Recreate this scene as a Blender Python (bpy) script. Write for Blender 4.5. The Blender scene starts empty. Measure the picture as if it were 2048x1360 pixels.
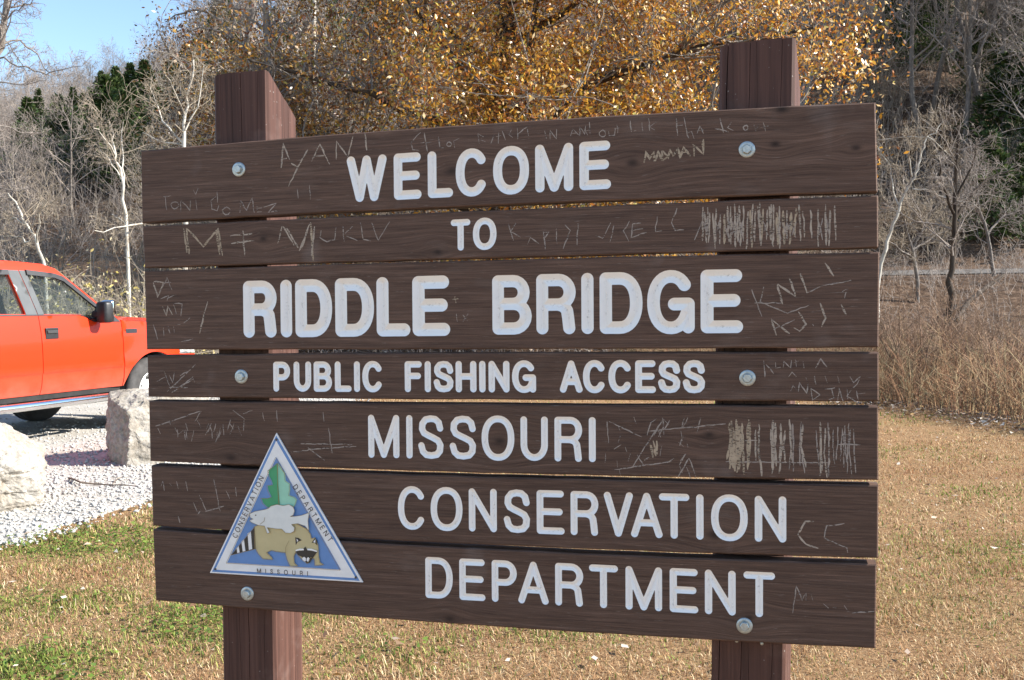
import bpy, bmesh, math, random
import numpy as np
from mathutils import Vector, Matrix, noise
from mathutils.geometry import delaunay_2d_cdt

scene = bpy.context.scene
COL = scene.collection
rad = math.radians

# ------------------------------------------------------------------ camera
EYE = 1.42
FPX = 2016.25                       # focal length in pixels of a 2048 wide picture
PITCH, ROLL = -0.0355, -0.0161
cam_data = bpy.data.cameras.new('camera')
cam = bpy.data.objects.new('camera', cam_data)
COL.objects.link(cam)
cam_data.sensor_width = 36.0
cam_data.lens = FPX / 2048 * 36.0
cam_data.clip_start = 0.05
cam_data.clip_end = 2000
_f = Vector((0, math.cos(PITCH), math.sin(PITCH)))
_r0 = Vector((1, 0, 0)); _u0 = _r0.cross(_f)
CR = _r0 * math.cos(ROLL) + _u0 * math.sin(ROLL)
CU = -_r0 * math.sin(ROLL) + _u0 * math.cos(ROLL)
CF = _f
M3 = Matrix((CR, CU, -CF)).transposed()
cam.matrix_world = Matrix.Translation((0, 0, EYE)) @ M3.to_4x4()
scene.camera = cam

# ------------------------------------------------------------------ light
SUN_AZ = rad(-4.5)                  # direction to the sun in the ground plane, from +X
SUN_EL = rad(33.0)
world = bpy.data.worlds.new('World')
scene.world = world
world.use_nodes = True
wn = world.node_tree
for n in list(wn.nodes):
    wn.nodes.remove(n)
sky = wn.nodes.new('ShaderNodeTexSky')
sky.sky_type = 'NISHITA'
sky.sun_disc = False
sky.sun_elevation = SUN_EL
sky.sun_rotation = math.pi / 2 - SUN_AZ
sky.air_density = 1.0
sky.dust_density = 0.0
sky.ozone_density = 2.0
bg = wn.nodes.new('ShaderNodeBackground')
bg.inputs['Strength'].default_value = 0.09
wo = wn.nodes.new('ShaderNodeOutputWorld')
wn.links.new(sky.outputs[0], bg.inputs['Color'])
wn.links.new(bg.outputs[0], wo.inputs['Surface'])
sun_data = bpy.data.lights.new('sun', 'SUN')
sun_data.energy = 4.0
sun_data.angle = rad(0.53)
sun_data.color = (1.0, 0.945, 0.86)
sun = bpy.data.objects.new('sun', sun_data)
COL.objects.link(sun)
sd = Vector((math.cos(SUN_AZ) * math.cos(SUN_EL), math.sin(SUN_AZ) * math.cos(SUN_EL), math.sin(SUN_EL)))
sun.rotation_euler = sd.to_track_quat('Z', 'Y').to_euler()
sun.location = sd * 60
scene.view_settings.view_transform = 'Standard'
scene.view_settings.look = 'None'
scene.view_settings.exposure = 1.6
scene.view_settings.gamma = 1.0
scene.view_settings.use_curve_mapping = False
scene.cycles.max_bounces = 6
scene.cycles.diffuse_bounces = 3

# ------------------------------------------------------------------ helpers
def tag(o, label=None, cat=None, group=None, kind=None):
    if label: o['label'] = label
    if cat: o['category'] = cat
    if group: o['group'] = group
    if kind: o['kind'] = kind
    return o

def link(name, me, parent=None, loc=None):
    o = bpy.data.objects.new(name, me)
    COL.objects.link(o)
    if parent is not None: o.parent = parent
    if loc is not None: o.location = loc
    return o

def empty(name, loc=(0, 0, 0), rz=0.0):
    o = bpy.data.objects.new(name, None)
    COL.objects.link(o)
    o.empty_display_size = 0.2
    o.location = loc
    o.rotation_euler = (0, 0, rz)
    return o

def np_mesh(name, V, F, mat, smooth=False, color=None):
    """V (n,3), F (m,k) of one polygon size"""
    V = np.asarray(V, dtype=np.float32); F = np.asarray(F, dtype=np.int32)
    me = bpy.data.meshes.new(name)
    k = F.shape[1]
    me.vertices.add(len(V)); me.vertices.foreach_set('co', V.ravel())
    me.loops.add(F.size); me.loops.foreach_set('vertex_index', F.ravel())
    me.polygons.add(len(F)); me.polygons.foreach_set('loop_start', np.arange(0, F.size, k, dtype=np.int32))
    if smooth: me.polygons.foreach_set('use_smooth', np.ones(len(F), dtype=bool))
    if color is not None:
        ca = me.color_attributes.new('Col', 'FLOAT_COLOR', 'POINT')
        c = np.ones((len(V), 4), dtype=np.float32); c[:, :3] = color
        ca.data.foreach_set('color', c.ravel())
    me.update(calc_edges=True)
    if mat is not None: me.materials.append(mat)
    return me

def py_mesh(name, V, F, mat, smooth=False):
    me = bpy.data.meshes.new(name)
    me.from_pydata([tuple(v) for v in V], [], F)
    if smooth:
        for p in me.polygons: p.use_smooth = True
    me.update()
    if mat is not None: me.materials.append(mat)
    return me

class MB:
    """collects shapes, builds one mesh object"""
    def __init__(s): s.V = []; s.F = []
    def add(s, V, F):
        o = len(s.V); s.V += [tuple(v) for v in V]; s.F += [tuple(i + o for i in f) for f in F]; return s
    def box(s, c, d, rz=0.0, ry=0.0, bev=0.0):
        x, y, z = d[0] / 2, d[1] / 2, d[2] / 2
        m = Matrix.Rotation(rz, 3, 'Z') @ Matrix.Rotation(ry, 3, 'Y')
        if bev <= 0:
            P = [(-x, -y, -z), (x, -y, -z), (x, y, -z), (-x, y, -z), (-x, -y, z), (x, -y, z), (x, y, z), (-x, y, z)]
            F = [(0, 3, 2, 1), (4, 5, 6, 7), (0, 1, 5, 4), (1, 2, 6, 5), (2, 3, 7, 6), (3, 0, 4, 7)]
        else:
            bm = bmesh.new(); bmesh.ops.create_cube(bm, size=1)
            for v in bm.verts: v.co = Vector((v.co.x * d[0], v.co.y * d[1], v.co.z * d[2]))
            bmesh.ops.bevel(bm, geom=list(bm.edges), offset=bev, segments=2, affect='EDGES', profile=0.6)
            bm.verts.index_update()
            P = [tuple(v.co) for v in bm.verts]; F = [tuple(v.index for v in f.verts) for f in bm.faces]; bm.free()
        return s.add([Vector(c) + m @ Vector(p) for p in P], F)
    def tube(s, pts, r, n=10, cap=True):
        pts = [Vector(p) for p in pts]
        R = r if isinstance(r, (list, tuple)) else [r] * len(pts)
        V = []; F = []; ref = Vector((0, 0, 1))
        for i, p in enumerate(pts):
            t = (pts[min(i + 1, len(pts) - 1)] - pts[max(i - 1, 0)]).normalized()
            if abs(t.dot(ref)) > 0.95: ref = Vector((1, 0, 0)) if abs(t.x) < 0.9 else Vector((0, 1, 0))
            a = t.cross(ref).normalized(); b = t.cross(a)
            for k in range(n):
                q = 2 * math.pi * k / n
                V.append(p + (a * math.cos(q) + b * math.sin(q)) * R[i])
        for i in range(len(pts) - 1):
            for k in range(n):
                k2 = (k + 1) % n
                F.append((i * n + k, i * n + k2, (i + 1) * n + k2, (i + 1) * n + k))
        if cap:
            F.append(tuple(range(n - 1, -1, -1))); F.append(tuple((len(pts) - 1) * n + k for k in range(n)))
        return s.add(V, F)
    def lathe(s, prof, c=(0, 0, 0), axis='Y', n=32):
        """prof: (radius, along axis)"""
        V = []; F = []
        for (r, h) in prof:
            for k in range(n):
                q = 2 * math.pi * k / n
                a, b = r * math.cos(q), r * math.sin(q)
                V.append({'Y': (c[0] + a, c[1] + h, c[2] + b), 'X': (c[0] + h, c[1] + a, c[2] + b), 'Z': (c[0] + a, c[1] + b, c[2] + h)}[axis])
        for i in range(len(prof) - 1):
            for k in range(n):
                k2 = (k + 1) % n
                F.append((i * n + k, i * n + k2, (i + 1) * n + k2, (i + 1) * n + k))
        return s.add(V, F)
    def build(s, name, mat, parent=None, smooth=False, **kw):
        return link(name, py_mesh(name, s.V, s.F, mat, smooth), parent, **kw)

def at(px, py, d):
    """place seen at this spot of the photograph (2048 wide) at depth d"""
    v = CF + CR * ((px - 1024) / FPX) - CU * ((py - 680) / FPX)
    return Vector((0, 0, EYE)) + v * (d / v.y)

# ------------------------------------------------------------------ node helpers
def mat_new(name):
    m = bpy.data.materials.new(name); m.use_nodes = True
    nt = m.node_tree
    for n in list(nt.nodes): nt.nodes.remove(n)
    out = nt.nodes.new('ShaderNodeOutputMaterial')
    b = nt.nodes.new('ShaderNodeBsdfPrincipled')
    nt.links.new(b.outputs[0], out.inputs['Surface'])
    return m, nt, b, out

def node(nt, typ, **kw):
    n = nt.nodes.new(typ)
    for k, v in kw.items():
        if k in ('inp',):
            for a, c in v.items():
                if hasattr(c, 'is_output') or isinstance(c, bpy.types.NodeSocket): nt.links.new(c, n.inputs[a])
                else: n.inputs[a].default_value = c
        else: setattr(n, k, v)
    return n

def ramp(nt, fac, stops):
    r = nt.nodes.new('ShaderNodeValToRGB')
    el = r.color_ramp.elements
    while len(el) < len(stops): el.new(0.5)
    for e, (p, c) in zip(el, stops):
        e.position = p; e.color = (c[0], c[1], c[2], 1) if len(c) == 3 else c
    nt.links.new(fac, r.inputs[0])
    return r.outputs[0]

def mix(nt, a, b, fac, mode='MIX'):
    m = nt.nodes.new('ShaderNodeMix'); m.data_type = 'RGBA'; m.blend_type = mode
    for s, v in ((m.inputs[0], fac), (m.inputs[6], a), (m.inputs[7], b)):
        if isinstance(v, bpy.types.NodeSocket): nt.links.new(v, s)
        elif isinstance(v, (int, float)): s.default_value = v
        else: s.default_value = (v[0], v[1], v[2], 1)
    return m.outputs[2]

def math_n(nt, op, a, b=0.0, clamp=False):
    m = nt.nodes.new('ShaderNodeMath'); m.operation = op; m.use_clamp = clamp
    for s, v in ((m.inputs[0], a), (m.inputs[1], b)):
        if isinstance(v, bpy.types.NodeSocket): nt.links.new(v, s)
        else: s.default_value = v
    return m.outputs[0]

def obj_co(nt, scale=(1, 1, 1), loc=(0, 0, 0)):
    tc = nt.nodes.new('ShaderNodeTexCoord')
    mp = nt.nodes.new('ShaderNodeMapping')
    mp.inputs['Scale'].default_value = scale; mp.inputs['Location'].default_value = loc
    nt.links.new(tc.outputs['Object'], mp.inputs['Vector'])
    return mp.outputs[0]

def noise_n(nt, vec, scale=1.0, detail=4.0, rough=0.55, dist=0.0):
    n = nt.nodes.new('ShaderNodeTexNoise')
    n.inputs['Scale'].default_value = scale; n.inputs['Detail'].default_value = detail
    n.inputs['Roughness'].default_value = rough; n.inputs['Distortion'].default_value = dist
    nt.links.new(vec, n.inputs['Vector'])
    return n.outputs['Fac']

def bump(nt, b, height, strength=0.3, dist=0.01):
    n = nt.nodes.new('ShaderNodeBump')
    n.inputs['Strength'].default_value = strength; n.inputs['Distance'].default_value = dist
    nt.links.new(height, n.inputs['Height']); nt.links.new(n.outputs[0], b.inputs['Normal'])

def setc(b, **kw):
    for k, v in kw.items():
        k = {'base': 'Base Color', 'rough': 'Roughness', 'metal': 'Metallic', 'coat': 'Coat Weight', 'spec': 'Specular IOR Level', 'coat_rough': 'Coat Roughness'}[k]
        b.inputs[k].default_value = (v[0], v[1], v[2], 1) if isinstance(v, (tuple, list)) else v

def simple_mat(name, c, rough=0.5, metal=0.0, var=0.12, scale=8.0, coat=0.0, bmp=0.0, spec=0.5):
    """plain surface with a little uneven tone"""
    m, nt, b, out = mat_new(name)
    co = obj_co(nt)
    n = noise_n(nt, co, scale, 5.0, 0.6)
    lo = tuple(max(0, x * (1 - var)) for x in c); hi = tuple(min(1, x * (1 + var)) for x in c)
    nt.links.new(ramp(nt, n, [(0.3, lo), (0.7, hi)]), b.inputs['Base Color'])
    setc(b, rough=rough, metal=metal, coat=coat, spec=spec)
    if bmp > 0: bump(nt, b, noise_n(nt, co, scale * 12, 4.0), bmp, 0.003)
    return m

def attr_mat(name, rough=0.6, transl=0.0, spec=0.4):
    """colour per piece from the colour attribute"""
    m, nt, b, out = mat_new(name)
    a = nt.nodes.new('ShaderNodeAttribute'); a.attribute_name = 'Col'
    nt.links.new(a.outputs['Color'], b.inputs['Base Color'])
    setc(b, rough=rough, spec=spec)
    if transl > 0:
        t = nt.nodes.new('ShaderNodeBsdfTranslucent'); nt.links.new(a.outputs['Color'], t.inputs['Color'])
        mx = nt.nodes.new('ShaderNodeMixShader'); mx.inputs[0].default_value = transl
        nt.links.new(b.outputs[0], mx.inputs[1]); nt.links.new(t.outputs[0], mx.inputs[2])
        nt.links.new(mx.outputs[0], out.inputs['Surface'])
    return m

def vnoise(x, y, seed=0, f=1.0):
    """smooth noise on arrays, about -1..1"""
    r = np.random.RandomState(seed); s = np.zeros_like(np.asarray(x, dtype=float)); amp = 1.0; tot = 0
    for o in range(4):
        for k in range(3):
            a = r.uniform(0, 6.283); ph = r.uniform(0, 6.283); ff = f * (1.9 ** o) * r.uniform(0.7, 1.3)
            s += amp * np.sin((x * math.cos(a) + y * math.sin(a)) * ff + ph + 1.3 * np.sin((x * math.sin(a) - y * math.cos(a)) * ff * 0.7 + ph * 2)); tot += amp * 0.75
        amp *= 0.6
    return s / tot

# ------------------------------------------------------------------ ground
RX = [-220, -130, -95, -54, -24, 0, 55, 120, 240]
RY = [240, 215, 190, 150, 130, 120, 112, 112, 120]
RZ = [14, 22, 30, 28, 36, 52, 50, 38, 22]
def sstep(a, b, x):
    t = np.clip((x - a) / (b - a), 0, 1); return t * t * (3 - 2 * t)

def terrain(x, y):
    x = np.asarray(x, dtype=float); y = np.asarray(y, dtype=float)
    z = 2.0 * sstep(21.5, 28.0, y) + 0.0875 * np.clip(y - 29.0, 0, 5.5)     # the road is banked towards the lawn
    t = (x - 4.78) * 0.965 + (y - 13.1) * 0.262          # distance past the mown edge on the right
    z = z - 0.55 * sstep(0.6, 3.5, t) * (1 - sstep(19, 24, y))
    z = z + 0.06 * sstep(7, 11, y) * sstep(-2.0, -4.0, x)
    zr = np.interp(x, RX, RZ); yr = np.interp(x, RX, RY)
    h = np.clip((y - 35.0) / (yr - 35.0), 0, 1.0)
    z = z + (zr - 2.0) * h ** 0.92
    z = z - np.clip(y - yr - 15, 0, 400) * 0.12
    rough = sstep(34.5, 45, y)
    z = z + rough * (vnoise(x, y, 3, 0.12) * 1.1 + vnoise(x, y, 5, 0.5) * 0.3)
    z = z + 0.06 * vnoise(x, y, 8, 0.8) * sstep(20, 24, y) * (1 - sstep(27.5, 28.4, y))
    return z

def tz(x, y): return float(terrain(np.array([x]), np.array([y]))[0])
def grid_ground():
    xs = np.unique(np.concatenate([np.linspace(-260, -30, 60), np.linspace(-30, 30, 160), np.linspace(30, 260, 60)]))
    ys = np.unique(np.concatenate([np.linspace(-60, 3, 20), np.linspace(3, 36, 140), np.linspace(36, 230, 110), np.linspace(230, 420, 20)]))
    X, Y = np.meshgrid(xs, ys); Z = terrain(X, Y)
    V = np.stack([X, Y, Z], -1).reshape(-1, 3)
    nx, ny = len(xs), len(ys)
    i = np.arange(nx - 1)[None, :] + np.arange(ny - 1)[:, None] * nx
    F = np.stack([i, i + 1, i + nx + 1, i + nx], -1).reshape(-1, 4)
    return V, F

def ground_mat():
    m, nt, b, out = mat_new('dry_lawn_and_leaf_litter')
    co = obj_co(nt)
    fine = noise_n(nt, co, 60, 6, 0.7)
    mid = noise_n(nt, co, 6, 5, 0.65)
    big = noise_n(nt, co, 0.7, 4, 0.6, 0.6)
    dry = ramp(nt, fine, [(0.28, (0.085, 0.05, 0.027)), (0.5, (0.30, 0.18, 0.09)), (0.75, (0.52, 0.36, 0.20))])
    grn = ramp(nt, fine, [(0.25, (0.05, 0.07, 0.015)), (0.7, (0.20, 0.22, 0.06))])
    lawn = mix(nt, dry, grn, ramp(nt, big, [(0.58, (0, 0, 0)), (0.75, (0.4, 0.4, 0.4))]))
    lit = ramp(nt, mid, [(0.2, (0.045, 0.031, 0.022)), (0.5, (0.14, 0.093, 0.064)), (0.62, (0.23, 0.16, 0.112)), (0.8, (0.34, 0.26, 0.19))])
    lit = mix(nt, lit, ramp(nt, fine, [(0.3, (0.35, 0.32, 0.3)), (0.7, (1, 1, 1))]), 0.8, 'MULTIPLY')
    sep = nt.nodes.new('ShaderNodeSeparateXYZ'); nt.links.new(co, sep.inputs[0])
    # leaf litter from the oak on, and past the mown edge
    f1 = math_n(nt, 'MULTIPLY', math_n(nt, 'SUBTRACT', sep.outputs[1], 17.0), 0.25, True)
    t = math_n(nt, 'ADD', math_n(nt, 'MULTIPLY', math_n(nt, 'SUBTRACT', sep.outputs[0], 4.78), 0.965), math_n(nt, 'MULTIPLY', math_n(nt, 'SUBTRACT', sep.outputs[1], 13.1), 0.262))
    wob = math_n(nt, 'MULTIPLY', math_n(nt, 'SUBTRACT', noise_n(nt, co, 1.5, 4), 0.5), 1.6)
    f2 = math_n(nt, 'MULTIPLY', math_n(nt, 'ADD', t, wob), 3.0, True)
    f = math_n(nt, 'MAXIMUM', f1, f2)
    nt.links.new(mix(nt, lawn, lit, f), b.inputs['Base Color'])
    setc(b, rough=0.95, spec=0.1)
    bump(nt, b, fine, 0.8, 0.03)
    return m

V, F = grid_ground()
ground = tag(link('ground', np_mesh('ground', V, F, ground_mat(), True)), kind='structure')

# gravel lot: a sheet just above the soil with a ragged edge on the lawn side
def lot_edge(y):
    return np.interp(y, [-30, 3, 5.0, 6.08, 6.8, 7.5, 9, 12, 16, 20, 21.5], [-6.5, -4.6, -3.6, -3.09, -2.93, -2.70, -2.5, -2.3, -2.4, -2.9, -3.2]) + 0.09 * vnoise(y, y * 0, 21, 4.0)

def gravel_mat():
    m, nt, b, out = mat_new('white_limestone_gravel')
    co = obj_co(nt)
    v = nt.nodes.new('ShaderNodeTexVoronoi'); v.inputs['Scale'].default_value = 34
    nt.links.new(co, v.inputs['Vector'])
    n = noise_n(nt, co, 2.2, 5, 0.6)
    c = ramp(nt, v.outputs['Distance'], [(0.0, (0.56, 0.53, 0.49)), (0.5, (0.48, 0.455, 0.415)), (0.85, (0.37, 0.345, 0.31))])
    c = mix(nt, c, ramp(nt, n, [(0.3, (0.72, 0.69, 0.64)), (0.7, (1, 1, 1))]), 0.8, 'MULTIPLY')
    nt.links.new(c, b.inputs['Base Color'])
    setc(b, rough=0.95, spec=0.15)
    bump(nt, b, v.outputs['Distance'], 0.5, -0.015)
    return m

ys = np.concatenate([np.linspace(-30, 3, 30), np.linspace(3.2, 21.5, 150)])
us = np.linspace(0, 1, 40) ** 1.6
Xe = lot_edge(ys)
X = Xe[:, None] + (-22.0 - Xe[:, None]) * us[None, :]
Y = np.repeat(ys[:, None], len(us), 1)
Z = terrain(X, Y) + 0.012
Z[:, 0] -= 0.02
nx, ny = len(us), len(ys)
i = np.arange(nx - 1)[None, :] + np.arange(ny - 1)[:, None] * nx
GM = gravel_mat()
tag(link('gravel_lot', np_mesh('gravel_lot', np.stack([X, Y, Z], -1).reshape(-1, 3), np.stack([i, i + nx, i + nx + 1, i + 1], -1).reshape(-1, 4), GM, True)), kind='structure')

# the road beyond the bank
xs = np.linspace(-120, 120, 160)
V = []
for x in xs:
    for y in (29.9, 31.0, 32.1): V.append((x, y, 2.03 + 0.0875 * (y - 29.0)))
F = [(k * 3 + j, (k + 1) * 3 + j, (k + 1) * 3 + j + 1, k * 3 + j + 1) for k in range(len(xs) - 1) for j in (0, 1)]
tag(link('road', np_mesh('road', np.array(V), np.array(F), simple_mat('pale_worn_asphalt', (0.105, 0.095, 0.085), 0.9, var=0.4, scale=3))), kind='structure')

# ------------------------------------------------------------------ loose stones, grass, fallen leaves
RS = np.random.RandomState(7)

def scatter_stones(n):
    # octahedra squashed and turned, sizes 1 to 4 cm
    out = []
    d = 5.2 + 12 * RS.rand(n) ** 1.5
    x = lot_edge(d) + 0.22 - np.abs(RS.normal(0, 1, n)) * 1.6 - RS.rand(n) ** 3 * 1.0
    k = (x / d > -0.62)
    x = x[k]; d = d[k]; n = len(x)
    s = 0.008 + 0.014 * RS.rand(n) ** 2
    base = np.array([(1, 0, 0), (0, 1, 0), (-1, 0, 0), (0, -1, 0), (0, 0, 0.7), (0, 0, -0.7)], dtype=float)
    V = base[None] * s[:, None, None] * (0.65 + 0.7 * RS.rand(n, 6, 1))
    a = RS.rand(n) * 6.283; ca, sa = np.cos(a)[:, None], np.sin(a)[:, None]
    W = np.stack([V[..., 0] * ca - V[..., 1] * sa, V[..., 0] * sa + V[..., 1] * ca, V[..., 2]], -1)
    W += np.stack([x, d, terrain(x, d) + 0.014 + s * 0.25], -1)[:, None]
    f = np.array([(0, 1, 4), (1, 2, 4), (2, 3, 4), (3, 0, 4), (1, 0, 5), (2, 1, 5), (3, 2, 5), (0, 3, 5)])
    F = (f[None] + 6 * np.arange(n)[:, None, None]).reshape(-1, 3)
    t = RS.rand(n, 1); c = np.array([[0.55, 0.525, 0.485]]) * (0.6 + 0.45 * t)
    return W.reshape(-1, 3), F, np.repeat(c, 6, 0)
V, F, C = scatter_stones(16000)
tag(link('gravel_stones', np_mesh('gravel_stones', V, F, attr_mat('loose_stone', 0.9), False, C)), 'loose white limestone chips scattered over the gravel lot', 'gravel', kind='stuff')

def green_patch(x, y):
    """how green the turf is, 0..1"""
    g = np.zeros_like(x)
    for cx, cy, rx, ry, w in ((-2.5, 6.15, 0.8, 0.45, 1.2), (-2.1, 7.2, 0.5, 0.9, 0.9), (-1.35, 4.55, 0.42, 0.35, 1.0), (-1.95, 3.9, 0.35, 0.35, 1.1), (-2.3, 4.9, 0.6, 0.3, 0.45), (3.4, 7.2, 0.7, 0.35, 0.42), (2.9, 9.4, 1.2, 0.5, 0.3), (4.2, 12.0, 1.5, 0.5, 0.45), (3.0, 5.6, 0.5, 0.3, 0.35), (-0.55, 4.1, 0.4, 0.25, 0.4), (0.3, 4.3, 0.4, 0.25, 0.35)):
        g = np.maximum(g, w * np.exp(-((x - cx) / rx) ** 2 - ((y - cy) / ry) ** 2))
    g = g + 0.35 * vnoise(x, y, 31, 1.6) * (0.4 + g)
    return np.clip(g, 0, 1)

def lawn_points(n, d0, d1, wide=0.64):
    d = np.sqrt(d0 * d0 + (d1 * d1 - d0 * d0) * RS.rand(n))
    x = d * (RS.rand(n) * 2 - 1) * wide + (RS.rand(n) - 0.5) * 1.6
    ok = (x > lot_edge(d) + 0.25 * RS.normal(0, 1, n) ** 2 * 0 - 0.12 * np.abs(RS.normal(0, 1, n)))
    t = (x - 4.78) * 0.965 + (d - 13.1) * 0.262
    ok &= t < 0.25 + 0.3 * RS.normal(0, 1, n)
    return x[ok], d[ok]

def grass(n, d0, d1, h0, h1, w0):
    x, y = lawn_points(n, d0, d1)
    n = len(x)
    g = green_patch(x, y)
    isg = RS.rand(n) < g * 0.85 + 0.03 + 0.10 * np.clip(vnoise(x, y, 35, 0.9), 0, 1)
    a = RS.rand(n) * 6.283
    h = h0 + (h1 - h0) * RS.rand(n) ** 2
    tuft = np.clip(0.5 + 0.9 * vnoise(x, y, 44, 7.0), 0, 1.4)
    h = h * (0.6 + 0.7 * tuft)
    lean = RS.rand(n) ** 0.6 * 1.35
    lean = np.where(isg, lean * 0.75, lean)
    dx, dy, dz = np.cos(a) * np.sin(lean) * h, np.sin(a) * np.sin(lean) * h, np.cos(lean) * h
    w = w0 * (0.6 + 0.8 * RS.rand(n)) * np.where(isg, 1.6, 1.0)
    b = a + 1.57 + RS.normal(0, 0.4, n)
    z = terrain(x, y)
    p = np.stack([x, y, z - 0.003], -1)
    s = np.stack([np.cos(b) * w, np.sin(b) * w, 0 * w], -1)
    mid = p + np.stack([dx * 0.45, dy * 0.45, dz * 0.62], -1)
    tip = p + np.stack([dx, dy, dz], -1)
    V = np.stack([p - s, p + s, mid + s * 0.7, tip, mid - s * 0.7], 1)
    F = np.array([(0, 1, 2), (0, 2, 4), (4, 2, 3)])
    F = (F[None] + 5 * np.arange(n)[:, None, None]).reshape(-1, 3)
    t = RS.rand(n, 1)
    pal = np.array([(0.66, 0.48, 0.26), (0.54, 0.345, 0.175), (0.38, 0.21, 0.105), (0.78, 0.64, 0.40), (0.46, 0.275, 0.15)])
    k = RS.randint(0, 5, n)
    dark = np.clip(vnoise(x, y, 52, 1.1) * 0.8 + 0.2, 0, 1)[:, None]
    thatch = np.clip(vnoise(x, y, 57, 2.6) * 1.3 - 0.15, 0, 1)[:, None]          # matted redder spots
    c = pal[k] * (0.68 + 0.66 * t) * (1 - thatch * np.array([[0.18, 0.30, 0.34]]))
    c = c * (1 - dark * np.array([[0.12, 0.2, 0.25]]))
    gp = np.array([(0.16, 0.22, 0.04), (0.23, 0.28, 0.06), (0.34, 0.34, 0.10), (0.12, 0.17, 0.03)])[RS.randint(0, 4, n)] * (0.8 + 0.5 * t)
    c = np.where(isg[:, None], gp, c)
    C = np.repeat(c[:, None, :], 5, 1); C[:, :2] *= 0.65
    return V.reshape(-1, 3), F, C.reshape(-1, 3)
parts = [grass(190000, 3.4, 6.0, 0.012, 0.042, 0.0018), grass(130000, 6.0, 10.0, 0.014, 0.045, 0.0028), grass(70000, 10.0, 18.5, 0.02, 0.06, 0.0048)]
Vs, Fs, Cs, o = [], [], [], 0
for v, f, c in parts:
    Vs.append(v); Fs.append(f + o); Cs.append(c); o += len(v)
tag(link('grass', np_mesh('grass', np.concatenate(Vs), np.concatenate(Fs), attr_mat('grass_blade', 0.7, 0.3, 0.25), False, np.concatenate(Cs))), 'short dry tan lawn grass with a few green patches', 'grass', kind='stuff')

# broad clover-like leaves in the greenest spots
def clover(n):
    x, y = lawn_points(n, 3.4, 9.0)
    g = green_patch(x, y); k = RS.rand(len(x)) < (g - 0.25) * 1.3
    x, y = x[k], y[k]; n = len(x)
    a = RS.rand(n) * 6.283; s = 0.006 + 0.010 * RS.rand(n)
    q = np.array([(-1, 0), (0, -0.7), (1, 0), (0, 0.7)])
    ca, sa = np.cos(a)[:, None], np.sin(a)[:, None]
    px = (q[None, :, 0] * ca - q[None, :, 1] * sa) * s[:, None]; py = (q[None, :, 0] * sa + q[None, :, 1] * ca) * s[:, None]
    pz = RS.normal(0, 0.35, (n, 4)) * s[:, None] + (0.008 + 0.03 * RS.rand(n))[:, None]
    V = np.stack([x[:, None] + px, y[:, None] + py, terrain(x, y)[:, None] + pz], -1).reshape(-1, 3)
    F = np.arange(4 * n).reshape(-1, 4)
    c = np.array([(0.13, 0.21, 0.03), (0.20, 0.27, 0.05), (0.09, 0.15, 0.03)])[RS.randint(0, 3, n)] * (0.8 + 0.5 * RS.rand(n, 1))
    return V, F, np.repeat(c, 4, 0)
V, F, C = clover(60000)
tag(link('clover', np_mesh('clover', V, F, attr_mat('clover_leaf', 0.55, 0.35), False, C)), 'low green clover and weeds in the turf', 'ground cover', kind='stuff')

# dead leaves blown on the lawn and thick along its edge
def dead_leaves(n_l, n_e, n_f):
    x, y = lawn_points(n_l, 3.5, 18.0)
    s = RS.rand(n_e); yy = 9.0 + 9.5 * s
    ex = 4.78 - (yy - 13.1) * 0.2715 + RS.normal(0.05, 0.3, n_e)
    fx = RS.uniform(-9, 9, n_f); fy = RS.uniform(16, 29, n_f)
    x = np.concatenate([x, ex, fx]); y = np.concatenate([y, yy, fy]); n = len(x)
    a = RS.rand(n) * 6.283; s = 0.008 + 0.020 * RS.rand(n) ** 2
    s[-n_f:] *= 2.2; s[-n_f - n_e:-n_f] *= 1.5
    q = np.array([(-1, 0), (-0.2, -0.55), (1, 0), (-0.2, 0.55)])
    ca, sa = np.cos(a)[:, None], np.sin(a)[:, None]
    px = (q[None, :, 0] * ca - q[None, :, 1] * sa) * s[:, None]; py = (q[None, :, 0] * sa + q[None, :, 1] * ca) * s[:, None]
    pz = np.abs(RS.normal(0, 0.45, (n, 4))) * s[:, None] + 0.028
    V = np.stack([x[:, None] + px, y[:, None] + py, terrain(x, y)[:, None] + pz], -1).reshape(-1, 3)
    F = np.arange(4 * n).reshape(-1, 4)
    c = np.array([(0.50, 0.38, 0.28), (0.30, 0.19, 0.11), (0.62, 0.54, 0.44), (0.20, 0.11, 0.06), (0.42, 0.26, 0.10)])[RS.randint(0, 5, n)] * (0.75 + 0.4 * RS.rand(n, 1))
    return V, F, np.repeat(c, 4, 0)
V, F, C = dead_leaves(4200, 2600, 16000)
tag(link('fallen_leaves', np_mesh('fallen_leaves', V, F, attr_mat('dead_leaf', 0.6, 0.15), False, C)), 'dry curled leaves lying on the lawn and along its edge', 'leaves', kind='stuff')
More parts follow.
